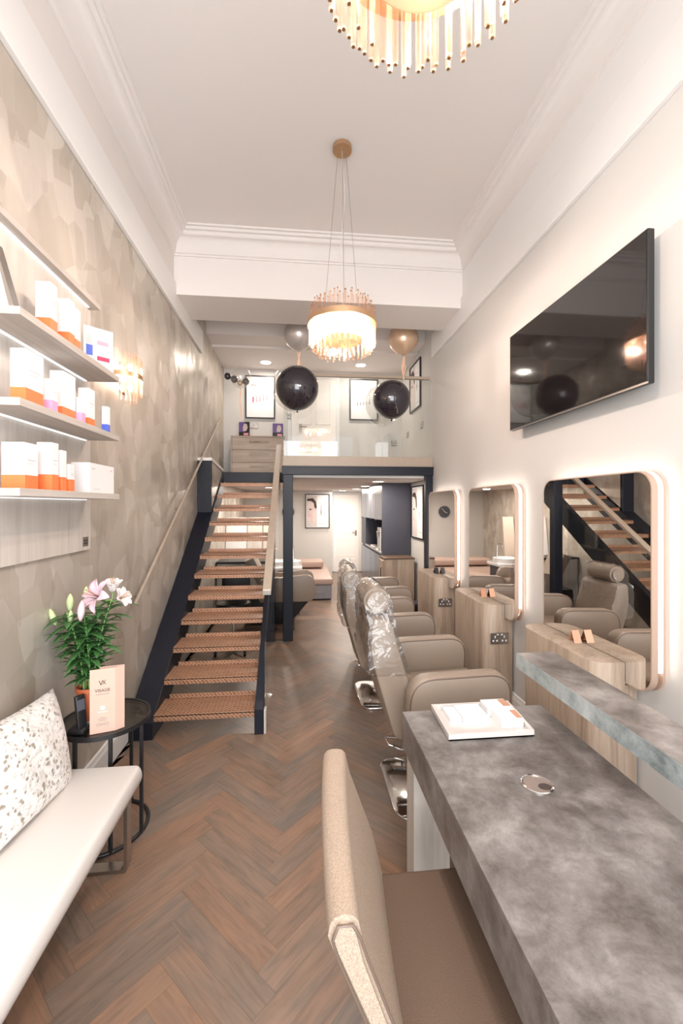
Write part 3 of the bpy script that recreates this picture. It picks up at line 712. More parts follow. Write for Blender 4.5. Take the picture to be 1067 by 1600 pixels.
# ------------------------------------------------------------------ salon chairs
def side_outline(poly, r):
    """round the corners of a polygon given in (u,v)"""
    out = []; n = len(poly)
    for i, p in enumerate(poly):
        rr = r[i] if isinstance(r, (list, tuple)) else r
        a = Vector(poly[i - 1]); b = Vector(p); c = Vector(poly[(i + 1) % n])
        d1 = (a - b); d2 = (c - b); rr = min(rr, d1.length * 0.45, d2.length * 0.45)
        s = b + d1.normalized() * rr; e = b + d2.normalized() * rr
        for k in range(7):
            t_ = k / 6; q = s.lerp(b, t_).lerp(b.lerp(e, t_), t_); out.append((q.x, q.y))
    return out
def inflate(o, th):
    m = o.modifiers.new('s', 'SOLIDIFY')
def salon_chair(loc, label, rz=0.0):
    t = thing('salon_chair', label, 'salon chair', loc, rz, group='taupe salon chairs facing the mirrors')
    seat = obj('seat', prism(B(), side_outline([(-0.26, 0.46), (0.30, 0.46), (0.32, 0.60), (-0.22, 0.58)], [0.04, 0.05, 0.06, 0.03]), 'y', -0.245, 0.245, bev=0.015), M['leather'], t, smooth=40)
    for s in (-1, 1):
        a = obj('armrest', prism(B(), side_outline([(-0.26, 0.43), (0.28, 0.43), (0.30, 0.79), (-0.24, 0.775)], [0.05, 0.06, 0.12, 0.12]), 'y', s * 0.30 - 0.05, s * 0.30 + 0.05, bev=0.018), M['leather'], t, smooth=40)
        pp = side_outline([(-0.252, 0.438), (0.272, 0.438), (0.292, 0.782), (-0.232, 0.767)], [0.05, 0.06, 0.12, 0.12])
        obj('piping', tube(B(), [(u, s * 0.30 - 0.046, v) for u, v in pp], 0.004, 6, closed=True), M['leatherd'], a, smooth=60)
    back = side_outline([(-0.17, 0.42), (-0.29, 0.40), (-0.425, 0.86), (-0.415, 1.06), (-0.31, 1.05), (-0.245, 0.80), (-0.165, 0.60)], [0.02, 0.05, 0.1, 0.04, 0.04, 0.1, 0.05])
    obj('backrest', prism(B(), back, 'y', -0.235, 0.235, bev=0.02), M['leather'], t, smooth=40)
    hc = (-0.375, 1.13)
    bm = B(); cyl(bm, (hc[0], -0.165, hc[1]), (hc[0], 0.165, hc[1]), 0.072, 28)
    es = [e for e in bm.edges if len(e.link_faces) == 2 and any(len(f.verts) > 6 for f in e.link_faces)]
    bmesh.ops.bevel(bm, geom=es, offset=0.018, segments=3, affect='EDGES')
    obj('headrest', bm, M['leather'], t, smooth=50)
    # clear film over headrest and upper back
    bm = B(); nseg = 36; rings = []
    outl = side_outline([(-0.445, 0.74), (-0.452, 0.88), (-0.445, 1.05), (-0.46, 1.14), (-0.40, 1.218), (-0.32, 1.205), (-0.285, 1.13), (-0.29, 1.03), (-0.215, 0.78), (-0.20, 0.74)], 0.05)
    rn = random.Random(5)
    for j in range(9):
        y = -0.262 + 0.524 * j / 8; sc_ = 1.0 if 0 < j < 8 else 0.9
        cx_, cz_ = -0.34, 0.97
        rings.append([bm.verts.new((cx_ + (u - cx_) * sc_ + rn.uniform(-0.004, 0.004), y * (1.0 if v < 1.06 else 0.76), cz_ + (v - cz_) * sc_ + rn.uniform(-0.004, 0.004))) for u, v in outl])
    n = len(outl)
    for a, b in zip(rings, rings[1:]):
        for k in range(n): bm.faces.new((a[k], a[(k + 1) % n], b[(k + 1) % n], b[k]))
    bm.faces.new(rings[0]); bm.faces.new(rings[-1][::-1])
    obj('plastic_cover', bm, M['plastic'], t, smooth=35, label='clear crinkled plastic film cover')
    bm = B(); cyl(bm, (0, 0, 0.05), (0, 0, 0.30), 0.042, 20); cyl(bm, (0, 0, 0.28), (0, 0, 0.44), 0.028, 20); box(bm, -0.16, 0.16, -0.14, 0.14, 0.425, 0.465, 0.006)
    obj('column', bm, M['chrome'], t, smooth=40)
    bm = B(); prism(bm, rrect(-0.29, 0.27, -0.27, 0.27, 0.09, 8), 'z', 0.0, 0.018, bev=0.006)
    lathe(bm, [(0.10, 0.018), (0.07, 0.03), (0.05, 0.05), (0.001, 0.05)], (0, 0, 0), 28)
    obj('base_plate', bm, M['chrome'], t, smooth=35)
    lv = [(-0.05, -0.05, 0.25), (-0.22, -0.07, 0.27), (-0.285, -0.06, 0.29), (-0.30, 0.04, 0.29), (-0.27, 0.06, 0.27), (-0.05, 0.05, 0.25)]
    obj('recline_lever', tube(B(), lv, 0.008, 8), M['chrome'], t, smooth=60)
    fr = [(0.26, -0.16, 0.42), (0.40, -0.16, 0.26), (0.46, -0.16, 0.22), (0.46, 0.16, 0.22), (0.40, 0.16, 0.26), (0.26, 0.16, 0.42)]
    obj('footrest', tube(B(), fr, 0.012, 8), M['chrome'], t, smooth=60)
    return t
sc1 = salon_chair((0.80, 2.42, 0), 'nearest taupe salon chair in plastic film, just behind the reception desk')
ch2 = dup(sc1, (0.80, 3.63, 0), label='middle taupe salon chair in plastic film, facing the middle mirror')
ch3 = dup(sc1, (0.92, 4.74, 0), label='farthest taupe salon chair, facing the mirror by the steel post')
for ch_, dz in ((ch2, -0.09), (ch3, -0.17)):      # their backs are set lower
    for c_ in ch_.children:
        if c_.name.split('.')[0] in ('headrest', 'backrest', 'plastic_cover'): c_.location.z = dz

# ------------------------------------------------------------------ reception desk
t = thing('reception_desk', 'long grey slate-effect reception desk with a raised shelf in the foreground', 'reception desk', (0.76, 1.1, 0))
bm = B(); box(bm, 0.447, 1.075, 0.35, 1.79, 0.61, 0.76, 0.003)
wt = obj('worktop', bm, M['stone'], t, True)
bm = B(); lathe(bm, [(0.042, 0.0005), (0.049, 0.0005), (0.049, 0.003), (0.045, 0.005), (0.042, 0.004), (0.042, 0.0005)], (0, 0, 0), 36)
bm2 = bm; bmesh.ops.translate(bm, verts=bm.verts, vec=(0.758, 1.277, 0.76))
gr = obj('cable_grommet', bm, M['chrome'], t, True, smooth=40)
bm = B(); lathe(bm, [(0.001, 0.002), (0.042, 0.002), (0.042, 0.0005), (0.001, 0.0005)], (0.758, 1.277, 0.76), 32)
obj('grommet_cap', bm, M['cap'], t, True)
bm = B(); prism(bm, [(0.775 + 0.021 * math.cos(a), 1.262 + 0.016 * math.sin(a)) for a in [k * 2 * PI / 24 for k in range(24)]], 'z', 0.7621, 0.7626)
obj('grommet_hole', bm, M['ink'], t, True)
obj('leg_panel', box(B(), 0.462, 0.612, 1.66, 1.77, 0, 0.61, 0.002), M['woodpale'], t, True, label='pale ash leg panel under the far corner')
obj('leg_panel', box(B(), 1.0, 1.07, 0.36, 0.6, 0, 0.61, 0.002), M['woodpale'], t, True)
obj('upper_shelf', box(B(), 0.958, 1.130, 0.35, 1.777, 0.936, 1.0, 0.003), M['stone'], t, True)
obj('shelf_edge_reflection', box(B(), 0.9565, 0.958, 0.35, 1.777, 0.937, 0.999), M['stonereflect'], t, True, label='front edge of the raised shelf, cool reflected light painted in as paler blue-grey')  # thin strip added over the slate to carry the painted cool reflection
obj('shelf_upright', box(B(), 1.0, 1.07, 0.36, 0.44, 0.76, 0.936, 0.002), M['stone'], t, True)

t = thing('tray', 'white acrylic tray at the far end of the reception desk', 'tray', (0.74, 1.67, 0.76))
bm = B(); prism(bm, [(0.565, 1.545), (0.905, 1.545), (0.925, 1.79), (0.575, 1.79)], 'z', 0.7605, 0.766)
obj('base', bm, M['acry'], t, True)
bm = B()
qq = [Vector((0.565, 1.545)), Vector((0.905, 1.545)), Vector((0.925, 1.79)), Vector((0.575, 1.79))]
cc = sum(qq, Vector((0, 0))) / 4; qi = [p + (cc - p).normalized() * 0.016 for p in qq]
for i in range(4):
    j = (i + 1) % 4; prism(bm, [qq[i], qq[j], qi[j], qi[i]], 'z', 0.7605, 0.785)
obj('rim', bm, M['acry'], t, True)
def card_box(name, label, x0, x1, y0, y1, z0, h, rz=0.0, bands=(), cat='box', grp=None, m='white', foot=None):
    """a carton: body and printed bands/lines as parts"""
    t = thing(name, label, cat, ((x0 + x1) / 2, (y0 + y1) / 2, z0), rz, grp)
    w_, d_ = (x1 - x0) / 2, (y1 - y0) / 2
    zf = h * foot[0] if foot else 0
    obj('body', box(B(), -w_, w_, -d_, d_, zf, h, 0.0008), M[m], t)
    if foot: obj('printed_base', box(B(), -w_ - 0.0003, w_ + 0.0003, -d_ - 0.0003, d_ + 0.0003, 0, zf, 0.0008), M[foot[1]], t)
    for (face, u0, u1, v0, v1, mm) in bands:
        bm = B()
        if face == 'x': box(bm, w_ - 0.0004, w_ + 0.0012, -d_ + u0 * 2 * d_, -d_ + u1 * 2 * d_, v0 * h, v1 * h)
        elif face == '-y': box(bm, -w_ + u0 * 2 * w_, -w_ + u1 * 2 * w_, -d_ - 0.0012, -d_ + 0.0004, v0 * h, v1 * h)
        else: box(bm, -w_ + u0 * 2 * w_, -w_ + u1 * 2 * w_, -d_ + v0 * 2 * d_, -d_ + v1 * 2 * d_, h - 0.0004, h + 0.0012)
        obj('print', bm, M[mm], t)
    return t
card_box('carton', 'slim white carton lying in the tray, left side', 0.615, 0.665, 1.665, 1.765, 0.766, 0.018)
card_box('carton', 'wide white carton lying in the middle of the tray', 0.667, 0.775, 1.655, 1.77, 0.766, 0.022, bands=(('z', 0.35, 0.65, 0.70, 0.74, 'inkpale'), ('z', 0.4, 0.6, 0.3, 0.33, 'inkpale')))
card_box('carton', 'white carton with copper pattern at the back right of the tray', 0.79, 0.895, 1.70, 1.775, 0.766, 0.036, bands=(('z', 0.70, 0.99, 0.1, 0.9, 'copper'),))
card_box('carton', 'white carton with copper pattern at the front right of the tray', 0.80, 0.893, 1.60, 1.688, 0.766, 0.036, bands=(('z', 0.74, 0.99, 0.08, 0.8, 'copper'),))

# ------------------------------------------------------------------ reception chair
t = thing('reception_chair', 'speckled tan upholstered chair with brown seat pulled up to the reception desk', 'chair', (0.36, 1.07, 0))
# backrest: slab across Y, leaning, slightly bowed
bm = B(); nb = 12; rings = []
for j in range(nb + 1):
    v = j / nb; y = 0.79 + 0.565 * v
    xo = 0.056 + 0.022 * v - 0.008 * (1 - (2 * v - 1) ** 2)
    th = 0.060 + 0.014 * v
    zt = 0.872
    pts = [(xo + 0.155, 0.42), (xo + 0.10, 0.60), (xo + 0.012, zt - 0.07), (xo, zt - 0.038), (xo + 0.004, zt - 0.016), (xo + 0.013, zt - 0.005), (xo + 0.026, zt), (xo + th - 0.026, zt), (xo + th - 0.012, zt - 0.004), (xo + th - 0.002, zt - 0.014), (xo + th + 0.003, zt - 0.036), (xo + th + 0.014, zt - 0.08), (xo + th + 0.085, 0.60), (xo + th + 0.13, 0.42)]
    rings.append([bm.verts.new((x, y, z)) for x, z in pts])
n = len(pts)
for a, b in zip(rings, rings[1:]):
    for k in range(n): bm.faces.new((a[k], a[(k + 1) % n], b[(k + 1) % n], b[k]))
f0 = bm.faces.new(rings[0]); f1 = bm.faces.new(rings[-1][::-1])
bmesh.ops.recalc_face_normals(bm, faces=bm.faces)
bmesh.ops.bevel(bm, geom=list(f0.edges) + list(f1.edges), offset=0.009, segments=3, affect='EDGES')
bk = obj('backrest', bm, M['tweed'], t, True, smooth=45)
xo = 0.058
pp = [(xo + 0.158, 0.45), (xo + 0.097, 0.61), (xo + 0.016, 0.80), (xo + 0.006, 0.835), (xo + 0.016, 0.861), (xo + 0.044, 0.861), (xo + 0.059, 0.835), (xo + 0.074, 0.79), (xo + 0.147, 0.60), (xo + 0.187, 0.45)]
obj('piping', tube(B(), [(x, 0.788, z) for x, z in pp], 0.003, 6), M['leatherd'], bk, True, smooth=60)
bm = B(); box(bm, 0.20, 0.60, 0.80, 1.345, 0.37, 0.47, 0.022, 4)
obj('seat', bm, M['seatbrown'], t, True, smooth=50)
for x, y in ((0.24, 0.84), (0.24, 1.30), (0.57, 0.84), (0.57, 1.30)):
    obj('leg', cyl(B(), (x, y, 0.38), (x, y, 0), 0.018, 12, 0.012), M['black'], t, True, smooth=40)

# ------------------------------------------------------------------ bench, cushion, side table
t = thing('bench', 'long cream leather bench against the patterned wall', 'bench', (-0.96, 1.1, 0))
prof_ = side_outline([(-1.19, 0.345), (-0.74, 0.345), (-0.712, 0.40), (-0.728, 0.452), (-1.19, 0.452)], [0.01, 0.02, 0.03, 0.025, 0.01])
obj('seat_pad', prism(B(), prof_, 'y', 0.2, 2.04, bev=0.008), M['white_leather'], t, True, smooth=40)
bm = B(); tube(bm, [(x, 1.22, z + 0.0008) for x, z in [(-1.18, 0.452), (-0.78, 0.452), (-0.745, 0.44), (-0.722, 0.405), (-0.735, 0.36)]], 0.0016, 6)
obj('seam', bm, M['white'], t, True)
for y in (1.985, 0.4):
    lp = side_outline([(-1.16, 0.02), (-0.765, 0.02), (-0.765, 0.345), (-1.16, 0.345)], 0.03)
    li = side_outline([(-1.145, 0.035), (-0.78, 0.035), (-0.78, 0.335), (-1.145, 0.335)], 0.02)
    bm = B(); n = len(lp); V = [[bm.verts.new((p[0], yy, p[1] - 0.02 if p[1] < 0.1 else p[1])) for p in L_] for yy in (y, y + 0.05) for L_ in (lp, li)]
    for i in range(n):
        j = (i + 1) % n
        bm.faces.new((V[0][i], V[0][j], V[1][j], V[1][i])); bm.faces.new((V[2][i], V[2][j], V[3][j], V[3][i]))
        bm.faces.new((V[0][i], V[0][j], V[2][j], V[2][i])); bm.faces.new((V[1][i], V[1][j], V[3][j], V[3][i]))
    obj('sled_leg', bm, M['satin'], t, True, smooth=30)

def pillow(name, w_, h_, th):
    bm = B(); N = 22; G = {}
    for s in (1, -1):
        for i in range(N + 1):
            for j in range(N + 1):
                u = 2 * i / N - 1; v = 2 * j / N - 1
                edge = (1 - abs(u) ** 2.6) * (1 - abs(v) ** 2.6)
                z = s * th * 0.5 * max(edge, 0) ** 0.45
                pin = 1 - 0.07 * (1 - abs(v) ** 2) * abs(u) ** 3 * 1.0
                pin2 = 1 - 0.07 * (1 - abs(u) ** 2) * abs(v) ** 3
                wr = 0.004 * math.sin(9 * u + 5 * v) * edge
                key = (s, i, j) if 0 < i < N and 0 < j < N else (0, i, j)
                if key not in G: G[key] = bm.verts.new((u * w_ / 2 * pin, v * h_ / 2 * pin2, z + wr))
        for i in range(N):
            for j in range(N):
                K = []
                for (a, b) in ((i, j), (i + 1, j), (i + 1, j + 1), (i, j + 1)):
                    K.append(G[(s, a, b) if 0 < a < N and 0 < b < N else (0, a, b)])
                bm.faces.new(K if s > 0 else K[::-1])
    return bm
bm = pillow('c', 0.50, 0.42, 0.15)
# local: x along wall (Y), y up, z out (+X); leaning on the wall
mt = Matrix.Translation((-1.062, 1.765, 0.645)) @ Matrix.Rotation(R_(-14), 4, 'Y') @ Matrix(((0, 0, 1, 0), (1, 0, 0, 0), (0, 1, 0, 0), (0, 0, 0, 1))) @ Matrix.Rotation(R_(-6), 4, 'Z')
bmesh.ops.transform(bm, matrix=mt, verts=bm.verts)
o = obj('cushion', bm, M['cushion'], smooth=80); tag(o, 'cream and silver brocade cushion leaning on the wall at the end of the bench', 'cushion')

TX, TY, TZ = -0.975, 2.27, 0.57
t = thing('side_table', 'round black-framed smoked glass side table between the bench and the stairs', 'side table', (TX, TY, 0))
bm = B(); lathe(bm, [(0.001, TZ - 0.008), (0.196, TZ - 0.008), (0.196, TZ), (0.001, TZ)], (0, 0, 0), 48); obj('glass_top', bm, M['tableglass'], t, smooth=30)
bm = B(); lathe(bm, [(0.194, TZ - 0.018), (0.207, TZ - 0.018), (0.207, TZ + 0.003), (0.197, TZ + 0.003), (0.197, TZ - 0.009), (0.194, TZ - 0.009), (0.194, TZ - 0.018)], (0, 0, 0), 64); obj('top_ring', bm, M['black'], t, smooth=30)
bm = B(); tube(bm, [(0.195 * math.cos(a), 0.195 * math.sin(a), 0.009) for a in [k * 2 * PI / 48 for k in range(48)]], 0.009, 8, closed=True); obj('base_ring', bm, M['black'], t, smooth=60)
for a in (-15, -62, -108, 75, 160):
    x, y = 0.196 * math.cos(R_(a)), 0.196 * math.sin(R_(a))
    obj('leg', box(B(), x - 0.008, x + 0.008, y - 0.008, y + 0.008, 0.005, TZ - 0.016, 0.002), M['black'], t)

# potted lily
t = thing('potted_lily', 'potted pink lily with green buds in a terracotta pot on the round side table', 'plant', (-1.045, 2.24, TZ))
obj('saucer', lathe(B(), [(0.001, 0.0), (0.043, 0.0), (0.048, 0.014), (0.044, 0.014), (0.040, 0.006), (0.001, 0.006)], (0, 0, 0), 28), M['white'], t, smooth=40)
obj('pot', lathe(B(), [(0.001, 0.007), (0.038, 0.007), (0.054, 0.155), (0.060, 0.157), (0.060, 0.178), (0.054, 0.178), (0.051, 0.155), (0.001, 0.15)], (0, 0, 0), 32), M['terra'], t, smooth=40)
obj('soil', lathe(B(), [(0.001, 0.151), (0.052, 0.151), (0.050, 0.158), (0.001, 0.160)], (0, 0, 0), 24), M['soil'], t, smooth=40)
rl_ = random.Random(11)
stems = [((-0.018, -0.012), (-0.075, -0.06), 0.56), ((0.010, -0.015), (0.0, -0.055), 0.55), ((0.018, 0.006), (0.10, 0.015), 0.60), ((-0.008, 0.018), (0.03, 0.05), 0.57), ((-0.02, 0.01), (-0.11, 0.0), 0.50)]
def leaf(bm, base, d, L, W_, droop, m_i=0):
    d = d.normalized(); side = d.cross(Vector((0, 0, 1))).normalized(); up = side.cross(d).normalized()
    N = 7; prev = None
    for i in range(N + 1):
        s = i / N; wd = W_ * math.sin(PI * (0.12 + 0.88 * s)) ** 0.8 if s < 1 else 0.0004
        c = base + d * (L * s) + Vector((0, 0, -droop * L * s * s))
        e = up * (0.25 * wd)
        cur = [bm.verts.new(c - side * wd + e), bm.verts.new(c), bm.verts.new(c + side * wd + e)]
        if prev:
            for k in range(2): bm.faces.new((prev[k], prev[k + 1], cur[k + 1], cur[k])).material_index = m_i
        prev = cur
folb = B(); tops = []
for si, ((x0, y0), (x1, y1), h) in enumerate(stems):
    P0 = Vector((x0, y0, 0.155)); P2 = Vector((x1, y1, h)); P1 = Vector((x0 * 1.4, y0 * 1.4, (h + 0.155) / 2))
    pts = [P0.lerp(P1, s / 10).lerp(P1.lerp(P2, s / 10), s / 10) for s in range(11)]
    obj('stem', tube(B(), pts, [0.0055 - 0.0002 * k for k in range(11)], 8), M['stem'], t, smooth=60)
    tops.append(pts[-1])
    nl = 50
    for k in range(nl):
        s = 0.14 + 0.84 * k / nl; c = P0.lerp(P1, s).lerp(P1.lerp(P2, s), s)
        a = k * 2.4 + si; el = rl_.uniform(0.15, 0.65)
        dv = Vector((math.cos(a) * math.cos(el), math.sin(a) * math.cos(el), math.sin(el)))
        if dv.x < 0 and c.x + dv.x * 0.12 < -0.15: dv.x *= 0.35
        leaf(folb, c, dv, rl_.uniform(0.09, 0.15) * (0.75 if s < 0.3 else 1), rl_.uniform(0.010, 0.018), rl_.uniform(0.05, 0.6))
fo = obj('foliage', folb, M['leaf'], t, smooth=50)
sm = fo.modifiers.new('thickness', 'SOLIDIFY'); sm.thickness = 0.0007
def bud(base, d, L, r, mm):
    base = Vector(base); d = Vector(d).normalized(); bm = B()
    N = 9; pts = [base + d * L * i / N for i in range(N + 1)]
    rr = [max(0.0012, r * math.sin(PI * min(1, (i / N) * 0.93 + 0.05)) ** 0.7) for i in range(N + 1)]
    tube(bm, pts, rr, 10); return obj('flower_bud', bm, M[mm], t, smooth=70)
def stalk(a, b):
    obj('flower_stalk', tube(B(), [a, (Vector(a) + Vector(b)) / 2 + Vector((0, 0, -0.01)), b], 0.003, 6), M['stem'], t, smooth=60)
for b0, dd, L_, r_, mm in (((-0.125, -0.06, 0.50), (-0.35, 0, 1), 0.085, 0.0145, 'bud'), ((-0.065, -0.05, 0.50), (0.05, 0, 1), 0.07, 0.0125, 'bud'), ((-0.075, -0.03, 0.56), (0.0, 0, 1), 0.085, 0.0165, 'bud'), ((-0.01, 0.0, 0.60), (-0.05, 0, 1), 0.075, 0.0155, 'bud'), ((0.002, -0.09, 0.525), (0.1, -0.05, 1), 0.10, 0.0165, 'budpink')):
    bud(b0, dd, L_, r_, mm); near = min(tops, key=lambda q: (q - Vector(b0)).length); stalk(near, b0)
def flower(c, axis, R0, open_, mm, nm='flower'):
    c = Vector(c); axis = Vector(axis).normalized(); q = axis.to_track_quat('Z', 'Y'); bm = B()
    for k in range(6):
        a = k * PI / 3; wd = R0 * (0.20 if k % 2 else 0.26); prev = None
        for i in range(9):
            s = i / 8; rr = R0 * (s * open_ + 0.02); zz = R0 * (1.0 * s - 0.85 * s * s * open_)
            ww = wd * math.sin(PI * (0.08 + 0.9 * s)) ** 0.75
            loc_ = [Vector((rr * math.cos(a) + t_ * ww * -math.sin(a), rr * math.sin(a) + t_ * ww * math.cos(a), zz + abs(t_) * ww * 0.35)) for t_ in (-1, -0.5, 0, 0.5, 1)]
            cur = [bm.verts.new(c + q @ p) for p in loc_]
            if prev:
                for j in range(4): bm.faces.new((prev[j], prev[j + 1], cur[j + 1], cur[j]))
            prev = cur
    o = obj(nm, bm, M[mm], t, smooth=60); s2 = o.modifiers.new('thickness', 'SOLIDIFY'); s2.thickness = 0.0012
    bm = B()
    for k in range(6):
        a = k * PI / 3 + 0.4; p = q @ Vector((0.012 * math.cos(a), 0.012 * math.sin(a), R0 * 0.75)); tube(bm, [c, c + p], 0.0012, 5); ball(bm, c + p, 0.0035, 6, 4)
    obj('stamens', bm, M['brass'], o)
flower((0.055, -0.02, 0.625), (-0.4, -0.7, 0.45), 0.10, 0.95, 'petal')
flower((0.105, 0.02, 0.64), (0.1, -0.2, 1.0), 0.095, 0.45, 'petalw')
flower((0.13, 0.01, 0.60), (0.9, -0.2, 0.5), 0.09, 0.6, 'petalw')
for b0 in ((0.055, -0.02, 0.625), (0.105, 0.02, 0.64), (0.13, 0.01, 0.60)): stalk(tops[2], b0)

# brochure stand
t = thing('brochure', 'folded rose-gold brochure with a dark monogram standing on the round side table', 'brochure', (-0.915, 2.12, TZ))
a0 = Vector((-0.975, 2.095)); a1 = Vector((-0.873, 2.125)); a2 = Vector((-0.842, 2.155)); a3 = Vector((-0.945, 2.128))
def card(p, q, z0, z1, th=0.0012):
    d = (q - p).normalized(); n = Vector((-d.y, d.x)) * th
    return prism(B(), [p, q, q + n, p + n], 'z', z0, z1)
zb, zt_ = TZ + 0.002, TZ + 0.305
obj('front_leaf', card(a0, a1, zb, zt_), M['brochure'], t, True)
obj('rear_leaf', card(a3, a2, zb, zt_ + 0.002), M['brochure'], t, True)
obj('spine_leaf', card(a1, a2, zb, zt_), M['brochure'], t, True)
dd = (a1 - a0).normalized(); ang = math.atan2(dd.y, dd.x); mid = (a0 + a1) / 2; nrm = Vector((dd.y, -dd.x))
Rt = Matrix.Rotation(ang, 4, 'Z') @ Matrix.Rotation(PI / 2, 4, 'X')
def bt(nm, s, size, z, mm='ink', off=0.0, xs=1.0):
    p = mid + nrm * 0.0012 + dd * off; text(nm, s, size, (p.x, p.y, TZ + z), Rt, M[mm], t, 0.0002, xs=xs)
bt('monogram', 'V', 0.034, 0.238, off=-0.007, xs=0.9); bt('monogram', 'X', 0.030, 0.240, off=0.006, xs=0.8)
bt('lettering', 'VISAGE', 0.020, 0.203, xs=1.0); 
def bbar(w_, z, h_, mm):
    p0 = mid + nrm * 0.0012 - dd * w_ / 2; p1 = mid + nrm * 0.0012 + dd * w_ / 2
    obj('small_print', card(p0, p1, TZ + z, TZ + z + h_, 0.0003), M[mm], t, True)
bbar(0.058, 0.184, 0.003, 'inkgrey')
bbar(0.018, 0.112, 0.018, 'white'); bbar(0.040, 0.100, 0.003, 'white')
bbar(0.026, 0.073, 0.002, 'inkgrey'); bbar(0.042, 0.066, 0.002, 'inkgrey'); bbar(0.030, 0.059, 0.002, 'inkgrey'); bt('lettering', 'OHO', 0.020, 0.042, 'inkgrey', xs=1.15)
mid = (a1 + a2) / 2

t = thing('phone_handset', 'black cordless phone upright in its charging dock on the round side table', 'phone', (-1.04, 2.13, TZ))
obj('dock', prism(B(), side_outline([(-1.085, TZ), (-1.005, TZ), (-1.01, TZ + 0.022), (-1.075, TZ + 0.03)], 0.008), 'y', 2.10, 2.165, bev=0.004), M['black'], t, True, smooth=40)
bm = B(); box(bm, -0.022, 0.022, -0.010, 0.010, 0, 0.155, 0.007, 3)
bmesh.ops.transform(bm, matrix=Matrix.Translation((-1.025, 2.128, TZ + 0.018)) @ Matrix.Rotation(R_(52), 4, 'Z') @ Matrix.Rotation(R_(-10), 4, 'X'), verts=bm.verts)
hs = obj('handset', bm, M['black'], t, True, smooth=40)
bm = B(); box(bm, -0.017, 0.017, -0.0112, -0.0095, 0.085, 0.135)
bmesh.ops.transform(bm, matrix=Matrix.Translation((-1.025, 2.128, TZ + 0.018)) @ Matrix.Rotation(R_(52), 4, 'Z') @ Matrix.Rotation(R_(-10), 4, 'X'), verts=bm.verts)
obj('display', bm, M['screen'], hs, True)

# ------------------------------------------------------------------ product shelves on the left wall
SZ = [2.371, 2.042, 1.714]
t = thing('display_shelf_unit', 'pale wood display panel with three floating shelves of skincare on the left wall', 'shelf unit', (XL, 1.9, 1.40))
obj('back_panel', box(B(), XL + 0.002, -1.18, 1.2, 2.545, 1.402, 2.785, 0.001), M['woodpale'], t, True)
obj('top_hood', box(B(), XL + 0.002, -1.125, 1.2, 2.545, 2.765, 2.79, 0.001), M['woody'], t, True)
obj('hood_light', box(B(), -1.178, -1.166, 1.25, 2.50, 2.758, 2.765), M['ledcool'], t, True)
for z in SZ:
    s = obj('shelf', box(B(), -1.18, -1.0, 1.635, 2.49, z - 0.029, z, 0.001), M['woody'], t, True)
    obj('shelf_light', box(B(), -1.176, -1.164, 1.65, 2.47, z - 0.034, z - 0.029), M['ledcool'], s, True)
lg = obj('maker_plate', box(B(), -1.18, -1.1775, 2.455, 2.515, 1.425, 1.475), M['satin'], t, True)
for k in range(2): obj('plate_print', box(B(), -1.1776, -1.1768, 2.465, 2.505, 1.438 + 0.014 * k, 1.443 + 0.014 * k), M['black'], lg, True)
LN = (('x', 0.2, 0.8, 0.62, 0.64, 'inkpale'), ('x', 0.2, 0.7, 0.55, 0.56, 'inkpale'))
def pb(nm, label, x0, x1, y0, y1, z, h, foot, grp): card_box(nm, label, x0, x1, y0, y1, z + 0.0005, h, 0, LN if (y1 - y0) > 0.04 else (), 'box', grp, 'white', foot)
g1, g2, g3 = 'skincare boxes on the top shelf', 'skincare boxes on the middle shelf', 'skincare boxes on the bottom shelf'
pb('product_box', 'tall white and orange box on the top shelf, nearest the white board', -1.09, -1.03, 1.88, 1.93, SZ[0], 0.215, (0.30, 'orange'), g1)
pb('product_box', 'second tall white and orange box on the top shelf, before the slimmer one', -1.08, -1.03, 2.025, 2.072, SZ[0], 0.215, (0.30, 'orange'), g1)
pb('product_box', 'slimmer white and orange box on the top shelf, touching the printed card side', -1.08, -1.03, 2.078, 2.125, SZ[0], 0.20, (0.28, 'orange'), g1)
pb('product_box', 'largest white box with orange base on the middle shelf', -1.085, -1.03, 1.718, 1.83, SZ[1], 0.206, (0.28, 'orange'), g2)
pb('product_box', 'small white and pink box on the middle shelf, beside the largest box', -1.06, -1.025, 1.88, 1.925, SZ[1], 0.139, (0.36, 'pink'), g2)
pb('product_box', 'tall white and orange box on the middle shelf, behind the first pink box', -1.105, -1.05, 2.01, 2.062, SZ[1], 0.213, (0.25, 'orange'), g2)
pb('product_box', 'tall white and orange box on the middle shelf, in front of the second pink box', -1.105, -1.05, 2.066, 2.118, SZ[1], 0.213, (0.25, 'orange'), g2)
pb('product_box', 'smallest white and pink box, in the middle of the middle shelf', -1.05, -1.025, 2.125, 2.16, SZ[1], 0.123, (0.42, 'pink'), g2)
pb('product_box', 'white and orange box on the middle shelf, before the blue-based one', -1.095, -1.045, 2.236, 2.30, SZ[1], 0.198, (0.25, 'orange'), g2)
pb('product_box', 'small white box with blue base at the far end of the middle shelf', -1.053, -1.025, 2.395, 2.43, SZ[1], 0.143, (0.33, 'blue'), g2)
pb('product_box', 'largest white and orange box at the near end of the bottom shelf', -1.135, -1.05, 1.747, 1.83, SZ[2], 0.181, (0.30, 'orange'), g3)
pb('product_box', 'tall white and orange box on the bottom shelf, second from the near end', -1.09, -1.03, 1.890, 1.94, SZ[2], 0.202, (0.33, 'orange'), g3)
pb('product_box', 'narrow white and orange box on the bottom shelf, beside the tall box', -1.06, -1.03, 1.965, 2.003, SZ[2], 0.179, (0.34, 'orange'), g3)
pb('product_box', 'shortest white and orange box on the bottom shelf, before the wide white carton', -1.06, -1.03, 2.028, 2.07, SZ[2], 0.124, (0.44, 'orange'), g3)
